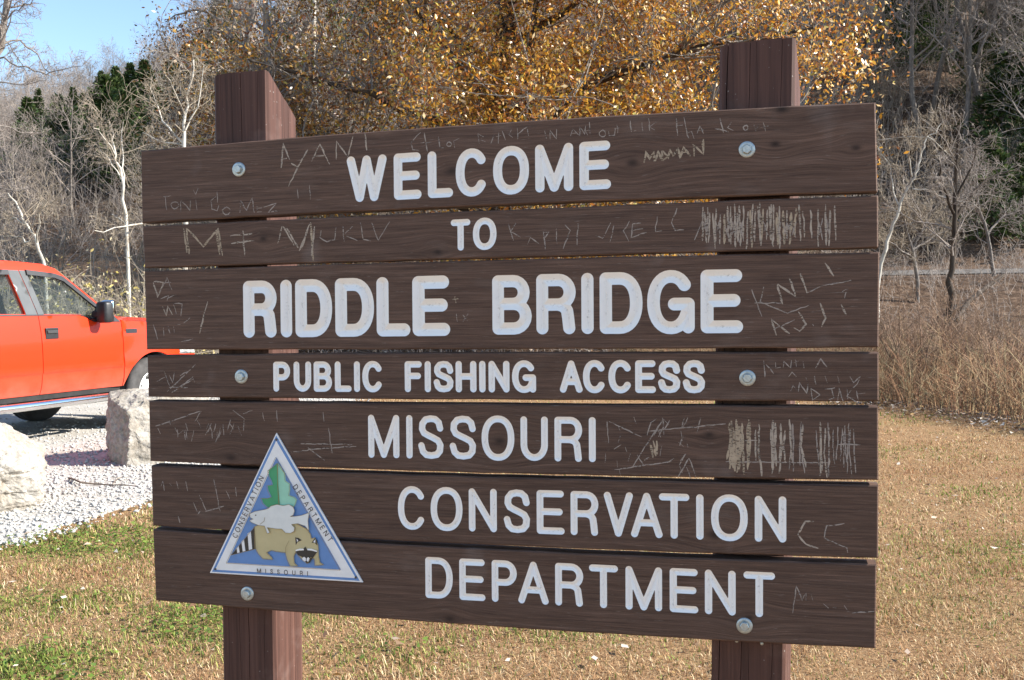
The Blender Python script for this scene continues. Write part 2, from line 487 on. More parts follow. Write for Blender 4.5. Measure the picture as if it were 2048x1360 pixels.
# ------------------------------------------------------------------ measured outlines of the sign
PLANKS = [  # top edge and bottom edge at left, middle and right, in mm on the face of the sign
    ([(-1, 1374), (840, 1386), (1566, 1380)], [(-3, 1211), (837, 1218), (1569, 1213)]),
    ([(-2, 1204), (837, 1208), (1570, 1207)], [(0, 1110), (835, 1110), (1570, 1109)]),
    ([(-1, 1103), (835, 1106), (1572, 1101)], [(-1, 925), (832, 922), (1570, 922)]),
    ([(0, 911), (832, 915), (1570, 912)], [(0, 817), (830, 817), (1570, 821)]),
    ([(1, 808), (830, 808), (1569, 810)], [(0, 670), (827, 664), (1569, 671)]),
    ([(2, 660), (827, 656), (1569, 661)], [(2, 522), (825, 513), (1568, 522)]),
    ([(2, 513), (825, 504), (1565, 510)], [(4, 349), (822, 341), (1563, 348)]),
]
WORDS = [  # plank, stroke radius, letters: character, lower left, lower right, upper left of the stroke centre lines (mm)
    (0, 10.1, [('W',508.4,1246.7,580.0,1247.3,509.4,1324.7),('E',615.1,1247.5,656.2,1247.9,616.0,1325.3),('L',690.7,1248.1,726.6,1248.4,691.5,1325.7),('C',751.9,1248.6,802.4,1249.0,752.7,1326.0),('O',832.5,1249.2,889.3,1249.6,833.2,1326.5),('M',921.4,1249.9,980.7,1250.3,922.1,1327.0),('E',1012.6,1250.6,1055.9,1250.9,1013.2,1327.5)]),
    (1, 7.1, [('T',736.4,1134.0,765.3,1134.3,736.9,1185.3),('O',784.1,1134.5,821.3,1134.9,784.7,1185.9)]),
    (2, 14.4, [('R',259.0,963.4,314.0,963.5,260.3,1061.2),('I',349.3,963.6,349.3,963.6,350.6,1061.6),('D',384.7,963.6,444.1,963.7,385.9,1061.7),('D',478.7,963.7,540.9,963.8,479.8,1062.1),('L',574.0,963.8,622.5,963.9,575.2,1062.5),('E',655.1,963.9,709.2,964.0,656.1,1062.9)]),
    (2, 13.1, [('B',828.9,964.4,887.5,964.3,829.8,1061.7),('R',922.2,964.3,980.3,964.2,923.1,1062.0),('I',1015.6,964.2,1015.6,964.2,1016.4,1062.3),('D',1052.9,964.1,1114.1,964.0,1053.7,1062.4),('G',1148.3,964.0,1216.5,963.9,1149.0,1062.7),('E',1252.8,963.8,1307.4,963.7,1253.5,1063.0)]),
    (3, 7.2, [('P',321.4,837.7,348.3,837.8,322.1,889.9),('U',370.5,837.8,398.4,837.9,371.1,890.1),('B',417.9,838.0,447.3,838.1,418.6,890.2),('L',467.7,838.1,492.8,838.2,468.3,890.3),('I',512.3,838.2,512.3,838.2,512.9,890.4),('C',531.4,838.3,565.4,838.4,532.0,890.4),('F',628.1,838.6,652.8,838.6,628.6,890.6),('I',672.8,838.7,672.8,838.7,673.4,890.7),('S',692.6,838.7,723.3,838.8,693.1,890.8),('H',741.2,838.9,772.9,838.9,741.7,890.9),('I',792.5,839.0,792.5,839.0,793.0,891.0),('N',812.8,839.1,844.0,839.1,813.3,891.0),('G',863.1,839.2,900.2,839.3,863.6,891.1),('A',963.6,839.5,997.0,839.6,964.0,891.4),('C',1011.3,839.6,1045.1,839.7,1011.7,891.5),('C',1063.3,839.7,1098.2,839.8,1063.7,891.6),('E',1117.2,839.9,1144.0,840.0,1117.6,891.7),('S',1162.8,840.0,1193.4,840.1,1163.2,891.8),('S',1211.3,840.1,1241.5,840.2,1211.6,891.9)]),
    (4, 7.4, [('M',542.1,697.2,599.1,697.4,543.1,775.7),('I',628.9,697.5,628.9,697.5,629.8,775.9),('S',655.8,697.6,698.8,697.8,656.7,775.9),('S',725.7,697.9,770.2,698.1,726.5,776.0),('O',795.5,698.2,851.9,698.4,796.3,776.1),('U',879.1,698.5,922.7,698.7,879.9,776.3),('R',950.6,698.8,994.9,699.0,951.4,776.4),('I',1021.8,699.1,1021.8,699.1,1022.5,776.5)]),
    (5, 7.5, [('C',606.8,546.0,656.4,546.4,607.8,623.0),('O',680.5,546.5,736.9,546.9,681.4,623.4),('N',765.0,547.1,811.6,547.4,765.8,623.8),('S',840.8,547.6,883.4,547.9,841.5,624.2),('E',911.0,548.1,954.0,548.4,911.7,624.6),('R',982.1,548.6,1026.1,548.9,982.8,624.9),('V',1050.6,549.0,1095.3,549.4,1051.3,625.3),('A',1105.7,549.4,1154.6,549.8,1106.3,625.6),('T',1161.7,549.8,1207.5,550.1,1162.3,625.9),('I',1235.1,550.3,1235.1,550.3,1235.6,626.2),('O',1264.0,550.5,1320.1,550.9,1264.5,626.4),('N',1347.7,551.1,1392.8,551.4,1348.2,626.8)]),
    (6, 7.5, [('D',665.8,400.6,712.6,400.8,666.7,474.2),('E',741.4,400.8,782.9,401.0,742.2,474.6),('P',812.4,401.0,852.2,401.1,813.1,474.9),('A',869.4,401.2,919.7,401.3,870.1,475.2),('R',947.7,401.4,992.9,401.5,948.4,475.5),('T',1018.4,401.6,1063.3,401.7,1019.0,475.9),('M',1092.9,401.8,1152.0,402.0,1093.5,476.2),('E',1181.4,402.1,1222.2,402.2,1182.0,476.6),('N',1250.6,402.3,1295.9,402.4,1251.1,476.9),('T',1325.2,402.5,1370.7,402.6,1325.7,477.3)]),
]
BOLTS = [(244.3, 1319.7), (1331.5, 1304.8), (237.5, 863.9), (1329.1, 863.7), (238.5, 378.7), (1319.7, 376.9)]
SCRATCHES = {  # (plank, width class): carved lines, mm
    (0, 2): [[(346,1318),(352,1371),(367,1335)],[(346,1336),(360,1338)],[(370,1327),(386,1318)],[(410,1354),(386,1318),(363,1278)],[(418,1329),(439,1364),(460,1320)],[(425,1339),(448,1339)],[(476,1330),(477,1368),(503,1334),(515,1376)],[(543,1381),(547,1346)]],
    (0, 1): [[(54,1268),(74,1269)],[(59,1268),(61,1238)],[(92,1245),(87,1240),(80,1240),(75,1243),(73,1250),(77,1255),(84,1256),(90,1253),(92,1247)],[(97,1234),(99,1258),(121,1234),(123,1257)],[(136,1258),(138,1235)],[(130,1280),(136,1271),(142,1282)],[(186,1263),(174,1255),(176,1236),(188,1231),(193,1243)],[(189,1273),(190,1250)],[(220,1227),(216,1223),(209,1222),(203,1226),(202,1232),(206,1237),(212,1238),(218,1235),(221,1230)],[(244,1225),(247,1252),(260,1230),(275,1257),(279,1223)],[(286,1240),(286,1225),(297,1225)],[(286,1233),(298,1233)],[(302,1235),(332,1242),(313,1224),(339,1225)],[(383,1273),(385,1250)],[(412,1278),(414,1247)],[(668,1376),(646,1357),(650,1341),(665,1340)],[(676,1375),(682,1335)],[(667,1354),(692,1354)],[(707,1365),(709,1342),(721,1341)],[(735,1347),(732,1344),(729,1344),(726,1346),(725,1349),(727,1352),(730,1353),(734,1351),(735,1348)],[(742,1340),(740,1354),(753,1359)],[(792,1366),(796,1343)],[(792,1366),(804,1360),(796,1354),(808,1348)],[(827,1362),(820,1343)],[(837,1366),(835,1343)],[(831,1358),(843,1360)],[(844,1369),(851,1350)],[(864,1370),(858,1361),(867,1354)],[(876,1373),(877,1350)],[(876,1360),(896,1374),(899,1353)],[(933,1364),(937,1347)],[(944,1346),(944,1364),(957,1346),(958,1366)],[(986,1350),(992,1364),(1002,1351)],[(988,1355),(1000,1356)],[(1005,1350),(1005,1368),(1015,1352),(1017,1369)],[(1025,1376),(1026,1351)],[(1026,1361),(1017,1357),(1021,1350)],[(1058,1349),(1055,1346),(1050,1345),(1046,1348),(1045,1353),(1048,1357),(1052,1358),(1057,1356),(1058,1351)],[(1063,1358),(1065,1347),(1075,1347),(1077,1360)],[(1080,1367),(1082,1350)],[(1075,1360),(1086,1361)],[(1107,1374),(1109,1352),(1118,1353)],[(1130,1369),(1131,1351)],[(1143,1376),(1145,1352)],[(1158,1368),(1145,1359),(1156,1353)],[(1197,1373),(1200,1339)],[(1195,1358),(1210,1359)],[(1212,1374),(1220,1331)],[(1217,1342),(1226,1345),(1231,1330)],[(1237,1341),(1243,1355),(1250,1340)],[(1237,1346),(1250,1346)],[(1272,1348),(1297,1341)],[(1281,1368),(1288,1338)],[(1303,1359),(1295,1348),(1306,1342)],[(1344,1353),(1349,1340),(1354,1352)],[(1362,1355),(1367,1337)],[(1356,1345),(1372,1348)],[(1334,1345),(1332,1342),(1328,1342),(1326,1344),(1325,1347),(1327,1350),(1330,1351),(1333,1349),(1334,1346)]],
    (0, 3): [[(1133,1289),(1137,1311),(1144,1296),(1152,1310),(1153,1290)],[(1155,1291),(1161,1312),(1168,1292)],[(1168,1311),(1170,1292),(1181,1299),(1170,1311)],[(1181,1294),(1183,1312),(1191,1299),(1200,1315),(1204,1294)],[(1205,1296),(1211,1316),(1224,1297)],[(1209,1305),(1220,1307)],[(1231,1297),(1230,1319),(1248,1300),(1249,1329)]],
    (1, 3): [[(103,1196),(111,1140)],[(110,1196),(116,1138)],[(112,1194),(152,1154),(191,1193)],[(189,1193),(199,1131)],[(184,1189),(192,1134)],[(413,1198),(417,1115)],[(1288,1182),(1288,1153),(1287,1124)],[(1337,1188),(1338,1152),(1340,1116)],[(1361,1190),(1359,1159),(1357,1128)],[(1386,1182),(1387,1151),(1388,1120)],[(1398,1185),(1399,1153),(1400,1121)],[(1413,1181),(1412,1151),(1410,1120)],[(1422,1188),(1420,1161),(1419,1134)]],
    (1, 2): [[(219,1175),(273,1178)],[(221,1158),(277,1163)],[(250,1187),(253,1130)],[(345,1192),(334,1155)],[(347,1192),(373,1149)],[(356,1187),(382,1143)],[(413,1198),(384,1137)],[(408,1190),(391,1143)],[(422,1189),(413,1124)],[(1247,1198),(1246,1165),(1246,1133)],[(1250,1189),(1252,1159),(1254,1128)],[(1256,1197),(1255,1164),(1253,1131)],[(1260,1187),(1259,1158),(1258,1129)],[(1266,1185),(1268,1150),(1270,1116)],[(1272,1194),(1271,1162),(1270,1130)],[(1280,1182),(1279,1152),(1278,1123)],[(1294,1198),(1295,1164),(1296,1129)],[(1300,1197),(1300,1160),(1300,1123)],[(1307,1202),(1308,1159),(1308,1115)],[(1312,1185),(1313,1156),(1313,1128)],[(1316,1198),(1317,1158),(1317,1118)],[(1324,1197),(1324,1166),(1323,1134)],[(1333,1186),(1331,1150),(1329,1114)],[(1342,1200),(1340,1162),(1338,1125)],[(1346,1190),(1345,1158),(1345,1127)],[(1351,1197),(1353,1165),(1355,1133)],[(1355,1203),(1355,1161),(1356,1119)],[(1369,1188),(1368,1159),(1367,1131)],[(1372,1194),(1374,1162),(1376,1129)],[(1376,1198),(1375,1164),(1374,1130)],[(1380,1197),(1380,1156),(1379,1115)],[(1391,1194),(1391,1154),(1392,1114)],[(1405,1185),(1405,1156),(1404,1128)],[(1427,1195),(1429,1161),(1430,1126)],[(1434,1183),(1436,1158),(1437,1132)],[(1448,1184),(1449,1157),(1450,1130)],[(1462,1186),(1462,1150),(1462,1115)],[(1476,1194),(1476,1155),(1477,1116)],[(1484,1184),(1483,1150),(1482,1115)],[(1492,1192),(1493,1160),(1494,1126)]],
    (1, 1): [[(437,1180),(434,1164),(450,1155),(468,1159),(473,1187)],[(488,1187),(490,1154)],[(510,1186),(490,1168),(521,1155)],[(528,1194),(534,1157),(551,1154)],[(554,1192),(568,1154),(595,1193)],[(854,1179),(864,1145)],[(870,1180),(858,1163),(880,1151)],[(894,1136),(900,1150),(918,1136)],[(927,1161),(931,1124)],[(927,1159),(940,1160),(930,1147)],[(954,1166),(955,1135)],[(972,1173),(983,1161),(967,1123)],[(999,1175),(996,1130)],[(1034,1149),(1049,1143),(1065,1173)],[(1072,1169),(1064,1135)],[(1103,1176),(1091,1157),(1102,1136)],[(1126,1171),(1109,1170),(1106,1143),(1137,1152)],[(1106,1156),(1129,1160)],[(1158,1183),(1154,1153),(1167,1154)],[(1197,1198),(1186,1169),(1193,1155),(1211,1155)],[(1245,1170),(1230,1134)],[(1246,1175),(1255,1144)],[(1256,1179),(1248,1151)],[(1250,1167),(1259,1140)],[(1259,1171),(1252,1147)],[(1271,1172),(1280,1140)],[(1280,1175),(1273,1148)],[(1288,1160),(1297,1135)],[(1297,1163),(1289,1142)],[(1294,1176),(1302,1140)],[(1303,1179),(1295,1148)],[(1300,1175),(1309,1134)],[(1309,1178),(1302,1142)],[(1307,1180),(1316,1126)],[(1316,1184),(1309,1133)],[(1312,1163),(1321,1139)],[(1321,1166),(1314,1146)],[(1316,1176),(1324,1129)],[(1325,1180),(1317,1136)],[(1360,1168),(1369,1139)],[(1369,1171),(1362,1146)],[(1386,1160),(1394,1131)],[(1394,1164),(1387,1139)],[(1397,1163),(1406,1132)],[(1406,1166),(1399,1139)],[(1405,1163),(1413,1138)],[(1414,1166),(1406,1146)],[(1413,1159),(1422,1131)],[(1422,1162),(1415,1138)],[(1462,1164),(1470,1126)],[(1470,1168),(1463,1133)],[(1476,1172),(1484,1127)],[(1484,1175),(1477,1134)]],
    (2, 2): [[(22,1077),(33,1043),(48,1076),(22,1079)],[(44,1022),(53,1001),(58,1022),(69,1003)],[(159,1031),(149,1004),(136,960)],[(1396,1006),(1386,1045),(1421,1019),(1409,1055)],[(1429,1064),(1441,1027)],[(1474,1083),(1490,1057)],[(1384,946),(1375,977),(1409,949)],[(1425,991),(1439,967),(1428,954),(1416,960)],[(1465,1007),(1475,978),(1467,963)],[(1503,1004),(1513,983)]],
    (2, 1): [[(45,1064),(58,1087),(69,1059)],[(50,1074),(67,1076)],[(40,1039),(61,1047),(56,1034)],[(56,1039),(75,1047)],[(72,1026),(79,1005)],[(75,1028),(94,1028),(90,1000)],[(97,984),(114,996)],[(45,974),(46,955)],[(57,978),(61,961)],[(71,976),(73,961)],[(78,980),(88,982)],[(89,942),(119,948)],[(19,982),(30,947)],[(739,996),(741,979)],[(751,996),(763,982)],[(753,980),(764,996)],[(1338,1037),(1357,983)],[(1361,1040),(1354,1011),(1404,988)],[(1441,1027),(1470,1040)],[(1404,988),(1446,1004)],[(1470,1040),(1521,1049)],[(1505,1028),(1515,1033),(1508,1014)],[(1378,957),(1418,977)],[(1451,967),(1453,964)],[(1343,1009),(1396,1008)]],
    (2, 3): [[(730,1026),(744,1027)],[(736,1032),(738,1019)]],
    (3, 1): [[(1360,898),(1362,864)],[(1364,890),(1378,872)],[(1382,894),(1382,883),(1392,885)],[(1396,883),(1398,896),(1410,883),(1412,898)],[(1419,900),(1421,885)],[(1417,894),(1424,896)],[(1433,896),(1435,883)],[(1456,883),(1464,901),(1478,885)],[(1406,866),(1413,876),(1420,866)],[(1438,865),(1442,852)],[(1454,868),(1457,852)],[(1473,868),(1478,854)],[(1496,868),(1499,854)],[(1518,867),(1525,856),(1537,867)],[(1410,839),(1415,850),(1420,841)],[(1424,837),(1426,855),(1440,835),(1442,852)],[(1447,844),(1450,821)],[(1447,844),(1464,832),(1450,821)],[(1473,843),(1492,845)],[(1485,844),(1489,825),(1480,823)],[(1496,821),(1499,845),(1506,821)],[(1513,843),(1514,823)],[(1535,861),(1513,830),(1527,821)],[(1530,840),(1533,823)],[(1532,834),(1546,836)],[(50,829),(125,892)],[(69,831),(117,863)],[(61,827),(119,859),(121,850)],[(44,875),(57,842)],[(24,852),(46,862)],[(84,865),(103,875)],[(56,867),(64,850),(70,875)],[(55,839),(102,838)]],
    (4, 1): [[(16,750),(71,766),(133,786)],[(118,762),(135,786)],[(23,746),(30,732)],[(214,789),(244,768)],[(239,781),(262,789)],[(287,785),(291,765)],[(321,790),(322,765)],[(432,787),(433,767)],[(444,755),(451,698)],[(354,698),(408,706),(508,714)],[(377,717),(499,718)],[(394,709),(433,682)],[(216,759),(206,735)],[(205,760),(216,745)],[(189,757),(191,733)],[(174,740),(173,730)],[(160,759),(151,739)],[(115,742),(108,717)],[(53,764),(56,754)],[(73,744),(75,726)],[(153,758),(147,745)],[(87,741),(74,732)],[(226,754),(234,733)],[(161,740),(161,724)],[(171,758),(165,740)],[(241,761),(239,743)],[(182,751),(176,727)],[(90,744),(93,720)],[(67,748),(76,734)],[(124,765),(133,747)],[(153,746),(143,732)],[(208,769),(200,744)],[(179,738),(168,715)],[(241,767),(240,744)],[(95,744),(98,721)],[(184,742),(177,726)],[(95,758),(100,741)],[(154,756),(161,740)],[(1504,768),(1502,737),(1500,705)],[(1519,767),(1516,721),(1522,674)],[(1429,780),(1428,730),(1435,680)],[(1508,773),(1506,733),(1507,694)],[(1410,774),(1410,731),(1406,688)],[(1428,770),(1426,732),(1427,695)],[(1456,764),(1458,730),(1462,695)],[(1516,778),(1514,730),(1512,682)],[(1413,776),(1414,730),(1414,684)],[(1478,779),(1479,727),(1479,675)],[(1488,766),(1487,732),(1490,699)],[(1496,772),(1496,740),(1492,707)],[(1414,774),(1415,738),(1411,702)],[(1509,774),(1510,738),(1511,703)],[(1524,767),(1525,725),(1528,683)],[(1080,748),(1074,734)],[(1197,688),(1202,675)],[(1142,776),(1133,749)],[(1081,729),(1066,720)],[(1100,713),(1094,695)],[(1210,687),(1218,665)],[(1076,679),(1080,666)],[(1049,711),(1047,689)],[(1207,712),(1198,699)],[(1152,782),(1139,772)],[(1166,781),(1176,771)],[(1107,785),(1112,771)],[(1089,724),(1092,715)],[(1153,763),(1160,746)],[(1113,709),(1126,686)],[(1162,727),(1157,708)],[(1214,785),(1204,767)],[(1195,736),(1205,728)],[(1157,767),(1147,749)],[(1072,696),(1073,683)],[(1209,713),(1196,690)],[(1075,768),(1079,756)],[(1200,758),(1204,737)],[(1140,707),(1126,698)],[(1207,784),(1202,765)],[(1206,750),(1197,730)],[(1186,704),(1172,694)],[(1166,767),(1156,746)],[(1178,779),(1165,755)],[(1212,733),(1213,726)],[(1193,666),(1216,705),(1228,667)],[(1053,775),(1056,732)],[(1057,775),(1122,745)],[(1102,683),(1164,780)],[(1164,784),(1167,750)],[(1239,785),(1231,755)],[(1497,737),(1537,738)],[(1137,757),(1287,774)],[(1067,678),(1182,697)],[(1294,741),(1348,742)],[(1286,699),(1479,702)]],
    (4, 3): [[(1333,777),(1333,733),(1328,688)],[(1330,774),(1331,729),(1328,684)],[(1307,783),(1307,734),(1313,685)],[(1318,776),(1320,726),(1321,675)],[(1312,770),(1312,728),(1304,686)],[(1331,783),(1328,741),(1329,699)],[(1316,770),(1316,724),(1308,678)],[(1301,767),(1303,732),(1294,696)],[(1302,764),(1302,722),(1303,680)],[(1298,780),(1295,734),(1300,688)],[(1294,776),(1296,739),(1288,703)],[(1308,779),(1308,736),(1306,693)],[(1297,764),(1297,724),(1294,685)],[(1308,780),(1310,741),(1304,701)],[(1139,734),(1144,703)],[(1145,738),(1150,707)],[(1152,738),(1153,711)]],
    (4, 2): [[(1381,778),(1379,728),(1375,677)],[(1377,784),(1374,741),(1382,697)],[(1372,765),(1373,727),(1377,689)],[(1382,769),(1380,731),(1382,693)],[(1350,774),(1349,723),(1355,672)],[(1391,776),(1393,728),(1387,679)],[(1375,767),(1376,726),(1374,684)],[(1392,767),(1390,735),(1388,702)],[(1344,763),(1343,733),(1344,703)],[(1399,764),(1396,732),(1399,699)],[(1391,769),(1392,737),(1388,704)],[(1377,782),(1376,738),(1382,694)],[(1464,780),(1465,733),(1467,686)],[(1473,768),(1471,720),(1476,673)],[(1407,784),(1409,742),(1412,700)],[(1464,780),(1465,728),(1463,675)],[(1480,769),(1480,731),(1479,694)],[(1432,776),(1429,734),(1437,692)]],
    (5, 1): [[(32,625),(36,603)],[(49,621),(54,615)],[(67,626),(71,608)],[(91,626),(95,605)],[(124,597),(142,559)],[(162,633),(176,560)],[(138,559),(186,573)],[(192,608),(201,591)],[(216,617),(218,596)],[(128,563),(118,549)],[(69,547),(74,530)],[(32,625),(27,614)],[(109,579),(118,558)],[(1507,586),(1474,580),(1470,557),(1510,539),(1512,530)]],
    (5, 2): [[(1451,588),(1435,587),(1422,561),(1436,543),(1459,536)]],
    (6, 1): [[(1411,407),(1418,460),(1429,433),(1436,448),(1436,433)],[(1445,447),(1448,434)],[(1468,429),(1478,421)],[(1485,423),(1496,422)],[(1506,428),(1513,417)],[(1520,414),(1561,420)]],
}
EMBLEM = {  # outlines of the plaque and its print, mm
    'plate': [(320.7,739.9),(147.8,421.4),(517.5,419.9)],
    'blue_band': [(320.6,734.8),(153.4,424.2),(510.5,422.7)],
    'white_band': [(320.3,723.0),(161.8,429.5),(501.6,428.3)],
    'blue_field': [(320.2,687.1),(192.4,447.0),(467.4,445.1)],
    'leaf_dark': [(323.4,674.3),(311.4,664.6),(300.0,657.0),(302.0,644.1),(307.6,634.9),(310.3,625.5),(297.0,623.8),(299.6,611.7),(306.6,598.5),(297.7,595.5),(281.4,595.0),(285.6,584.3),(294.3,577.0),(305.9,571.5),(326.5,572.2),(323.6,628.6)],
    'leaf_light': [(323.4,674.3),(331.9,663.7),(340.4,653.2),(341.4,635.8),(351.5,629.4),(351.7,616.0),(349.3,603.9),(362.4,600.3),(367.5,595.1),(364.9,587.0),(361.8,580.2),(352.9,573.2),(326.5,572.2),(323.6,628.6)],
    'tail': [(263.9,530.7),(264.3,481.8),(204.4,465.4)],
    'stripe1': [(245.5,515.0),(253.5,520.2),(255.9,480.6),(247.5,478.1)],
    'stripe2': [(230.0,496.6),(236.2,502.3),(239.3,475.8),(232.4,473.8)],
    'stripe3': [(217.6,481.1),(223.1,486.8),(225.1,471.8),(219.0,470.2)],
    'body': [(263.9,532.0),(293.3,541.3),(360.9,544.0),(372.4,539.6),(389.6,531.7),(398.1,521.4),(400.7,510.8),(409.4,513.8),(416.2,496.8),(417.0,471.4),(419.6,459.5),(428.1,454.6),(407.9,452.2),(406.8,465.6),(398.2,470.5),(390.6,455.4),(376.3,464.1),(362.2,479.6),(357.5,468.6),(358.6,455.2),(366.6,448.8),(348.2,447.9),(341.2,462.4),(337.2,477.1),(315.2,478.7),(303.5,480.9),(292.1,475.0),(303.1,466.0),(306.5,460.2),(282.2,460.9),(270.6,472.6),(265.0,483.2)],
    'fish': [(253.7,560.1),(267.3,566.1),(291.1,571.0),(300.1,574.0),(306.1,579.1),(321.0,583.4),(335.6,581.2),(350.3,584.4),(360.3,578.8),(363.1,570.9),(359.9,561.4),(352.5,557.6),(364.2,558.8),(378.8,561.3),(397.8,568.1),(394.5,550.6),(395.9,528.0),(386.9,538.3),(369.6,543.0),(355.0,540.5),(362.1,533.3),(360.4,525.2),(351.5,520.8),(339.9,521.1),(331.3,529.3),(316.6,529.3),(301.9,530.9),(296.0,531.2),(302.2,520.1),(295.6,517.6),(289.5,534.4),(275.3,535.2),(257.6,541.3),(253.3,545.7),(262.3,548.8),(254.9,552.1)],
    'ear1': [(361.5,511.8),(370.2,510.8),(377.4,505.7),(367.1,501.8),(362.5,494.4)],
    'ear2': [(400.4,501.4),(409.4,513.3),(414.4,506.0),(413.3,496.6),(407.7,501.7)],
    'ear1w': [(364.7,509.2),(369.2,505.4),(366.2,501.8)],
    'ear2w': [(404.8,503.5),(409.9,509.8),(409.7,501.8)],
    'mask': [(362.2,481.7),(376.8,482.9),(385.8,492.7),(389.9,484.9),(413.8,482.8),(404.0,469.5),(395.0,457.0),(387.7,455.3),(379.3,468.3),(367.8,473.1)],
    'brow1': [(362.3,484.4),(372.6,487.6),(382.1,487.5),(382.1,484.2),(371.0,483.7),(362.8,481.2)],
    'brow2': [(390.3,488.4),(400.1,488.8),(413.9,484.6),(413.8,482.0),(401.5,484.6),(390.8,485.2)],
    'nose1': [(377.8,466.9),(382.9,470.3),(386.8,467.3),(386.7,461.4),(382.6,459.0),(379.2,462.1)],
    'nose2': [(388.9,466.9),(392.4,470.2),(395.8,467.2),(395.1,462.3),(391.6,459.5),(388.7,461.5)],
    'eye': [(266.4,557.6),(268.6,559.3),(270.6,557.8),(268.5,555.8)],
}
EMBLEM_LINES = [[(290.7,553.4),(288.9,545.2),(278.4,537.5)],[(338.7,477.1),(339.6,489.3),(348.2,504.5)],[(324.8,671.6),(323.6,628.6),(325.4,585.7)]]
EMBLEM_TEXT = [('CONSERVATION', (220.0, 504.4), (291.0, 640.6), 10.9), ('DEPARTMENT', (360.6, 623.0), (443.1, 505.9), 10.9), ('MISSOURI', (269.4, 429.6), (390.5, 429.4), 9.0)]
EMBLEM_SCREWS = [(162.4, 431.0), (501.6, 429.9), (321.0, 725.7)]
KNOTS = [(0, 1396.9, 1378.5), (0, 1384.2, 1312.4), (0, 1531.1, 1297.2), (0, 1110.0, 1290.0), (1, 298.9, 1166.2), (1, 700.4, 1125.6), (4, 828.1, 730.8), (4, 1255.2, 751.2), (4, 206.6, 682.7), (5, 1264.6, 554.2), (6, 711.9, 351.5), (6, 1329.3, 392.7), (0, 735.1, 1292.8)]
# ------------------------------------------------------------------ the sign
SIGN_A = 0.2541
sign = empty('welcome_sign', (-1.3788 * math.cos(SIGN_A) + 2.0064 * math.sin(SIGN_A), 1.3788 * math.sin(SIGN_A) + 2.0064 * math.cos(SIGN_A), 0.0), -SIGN_A)
tag(sign, 'brown wooden plank sign on two posts with routed white lettering', 'sign')
SZ = EYE - 1.0143                    # height of the data's zero above the ground
THICK = 0.038

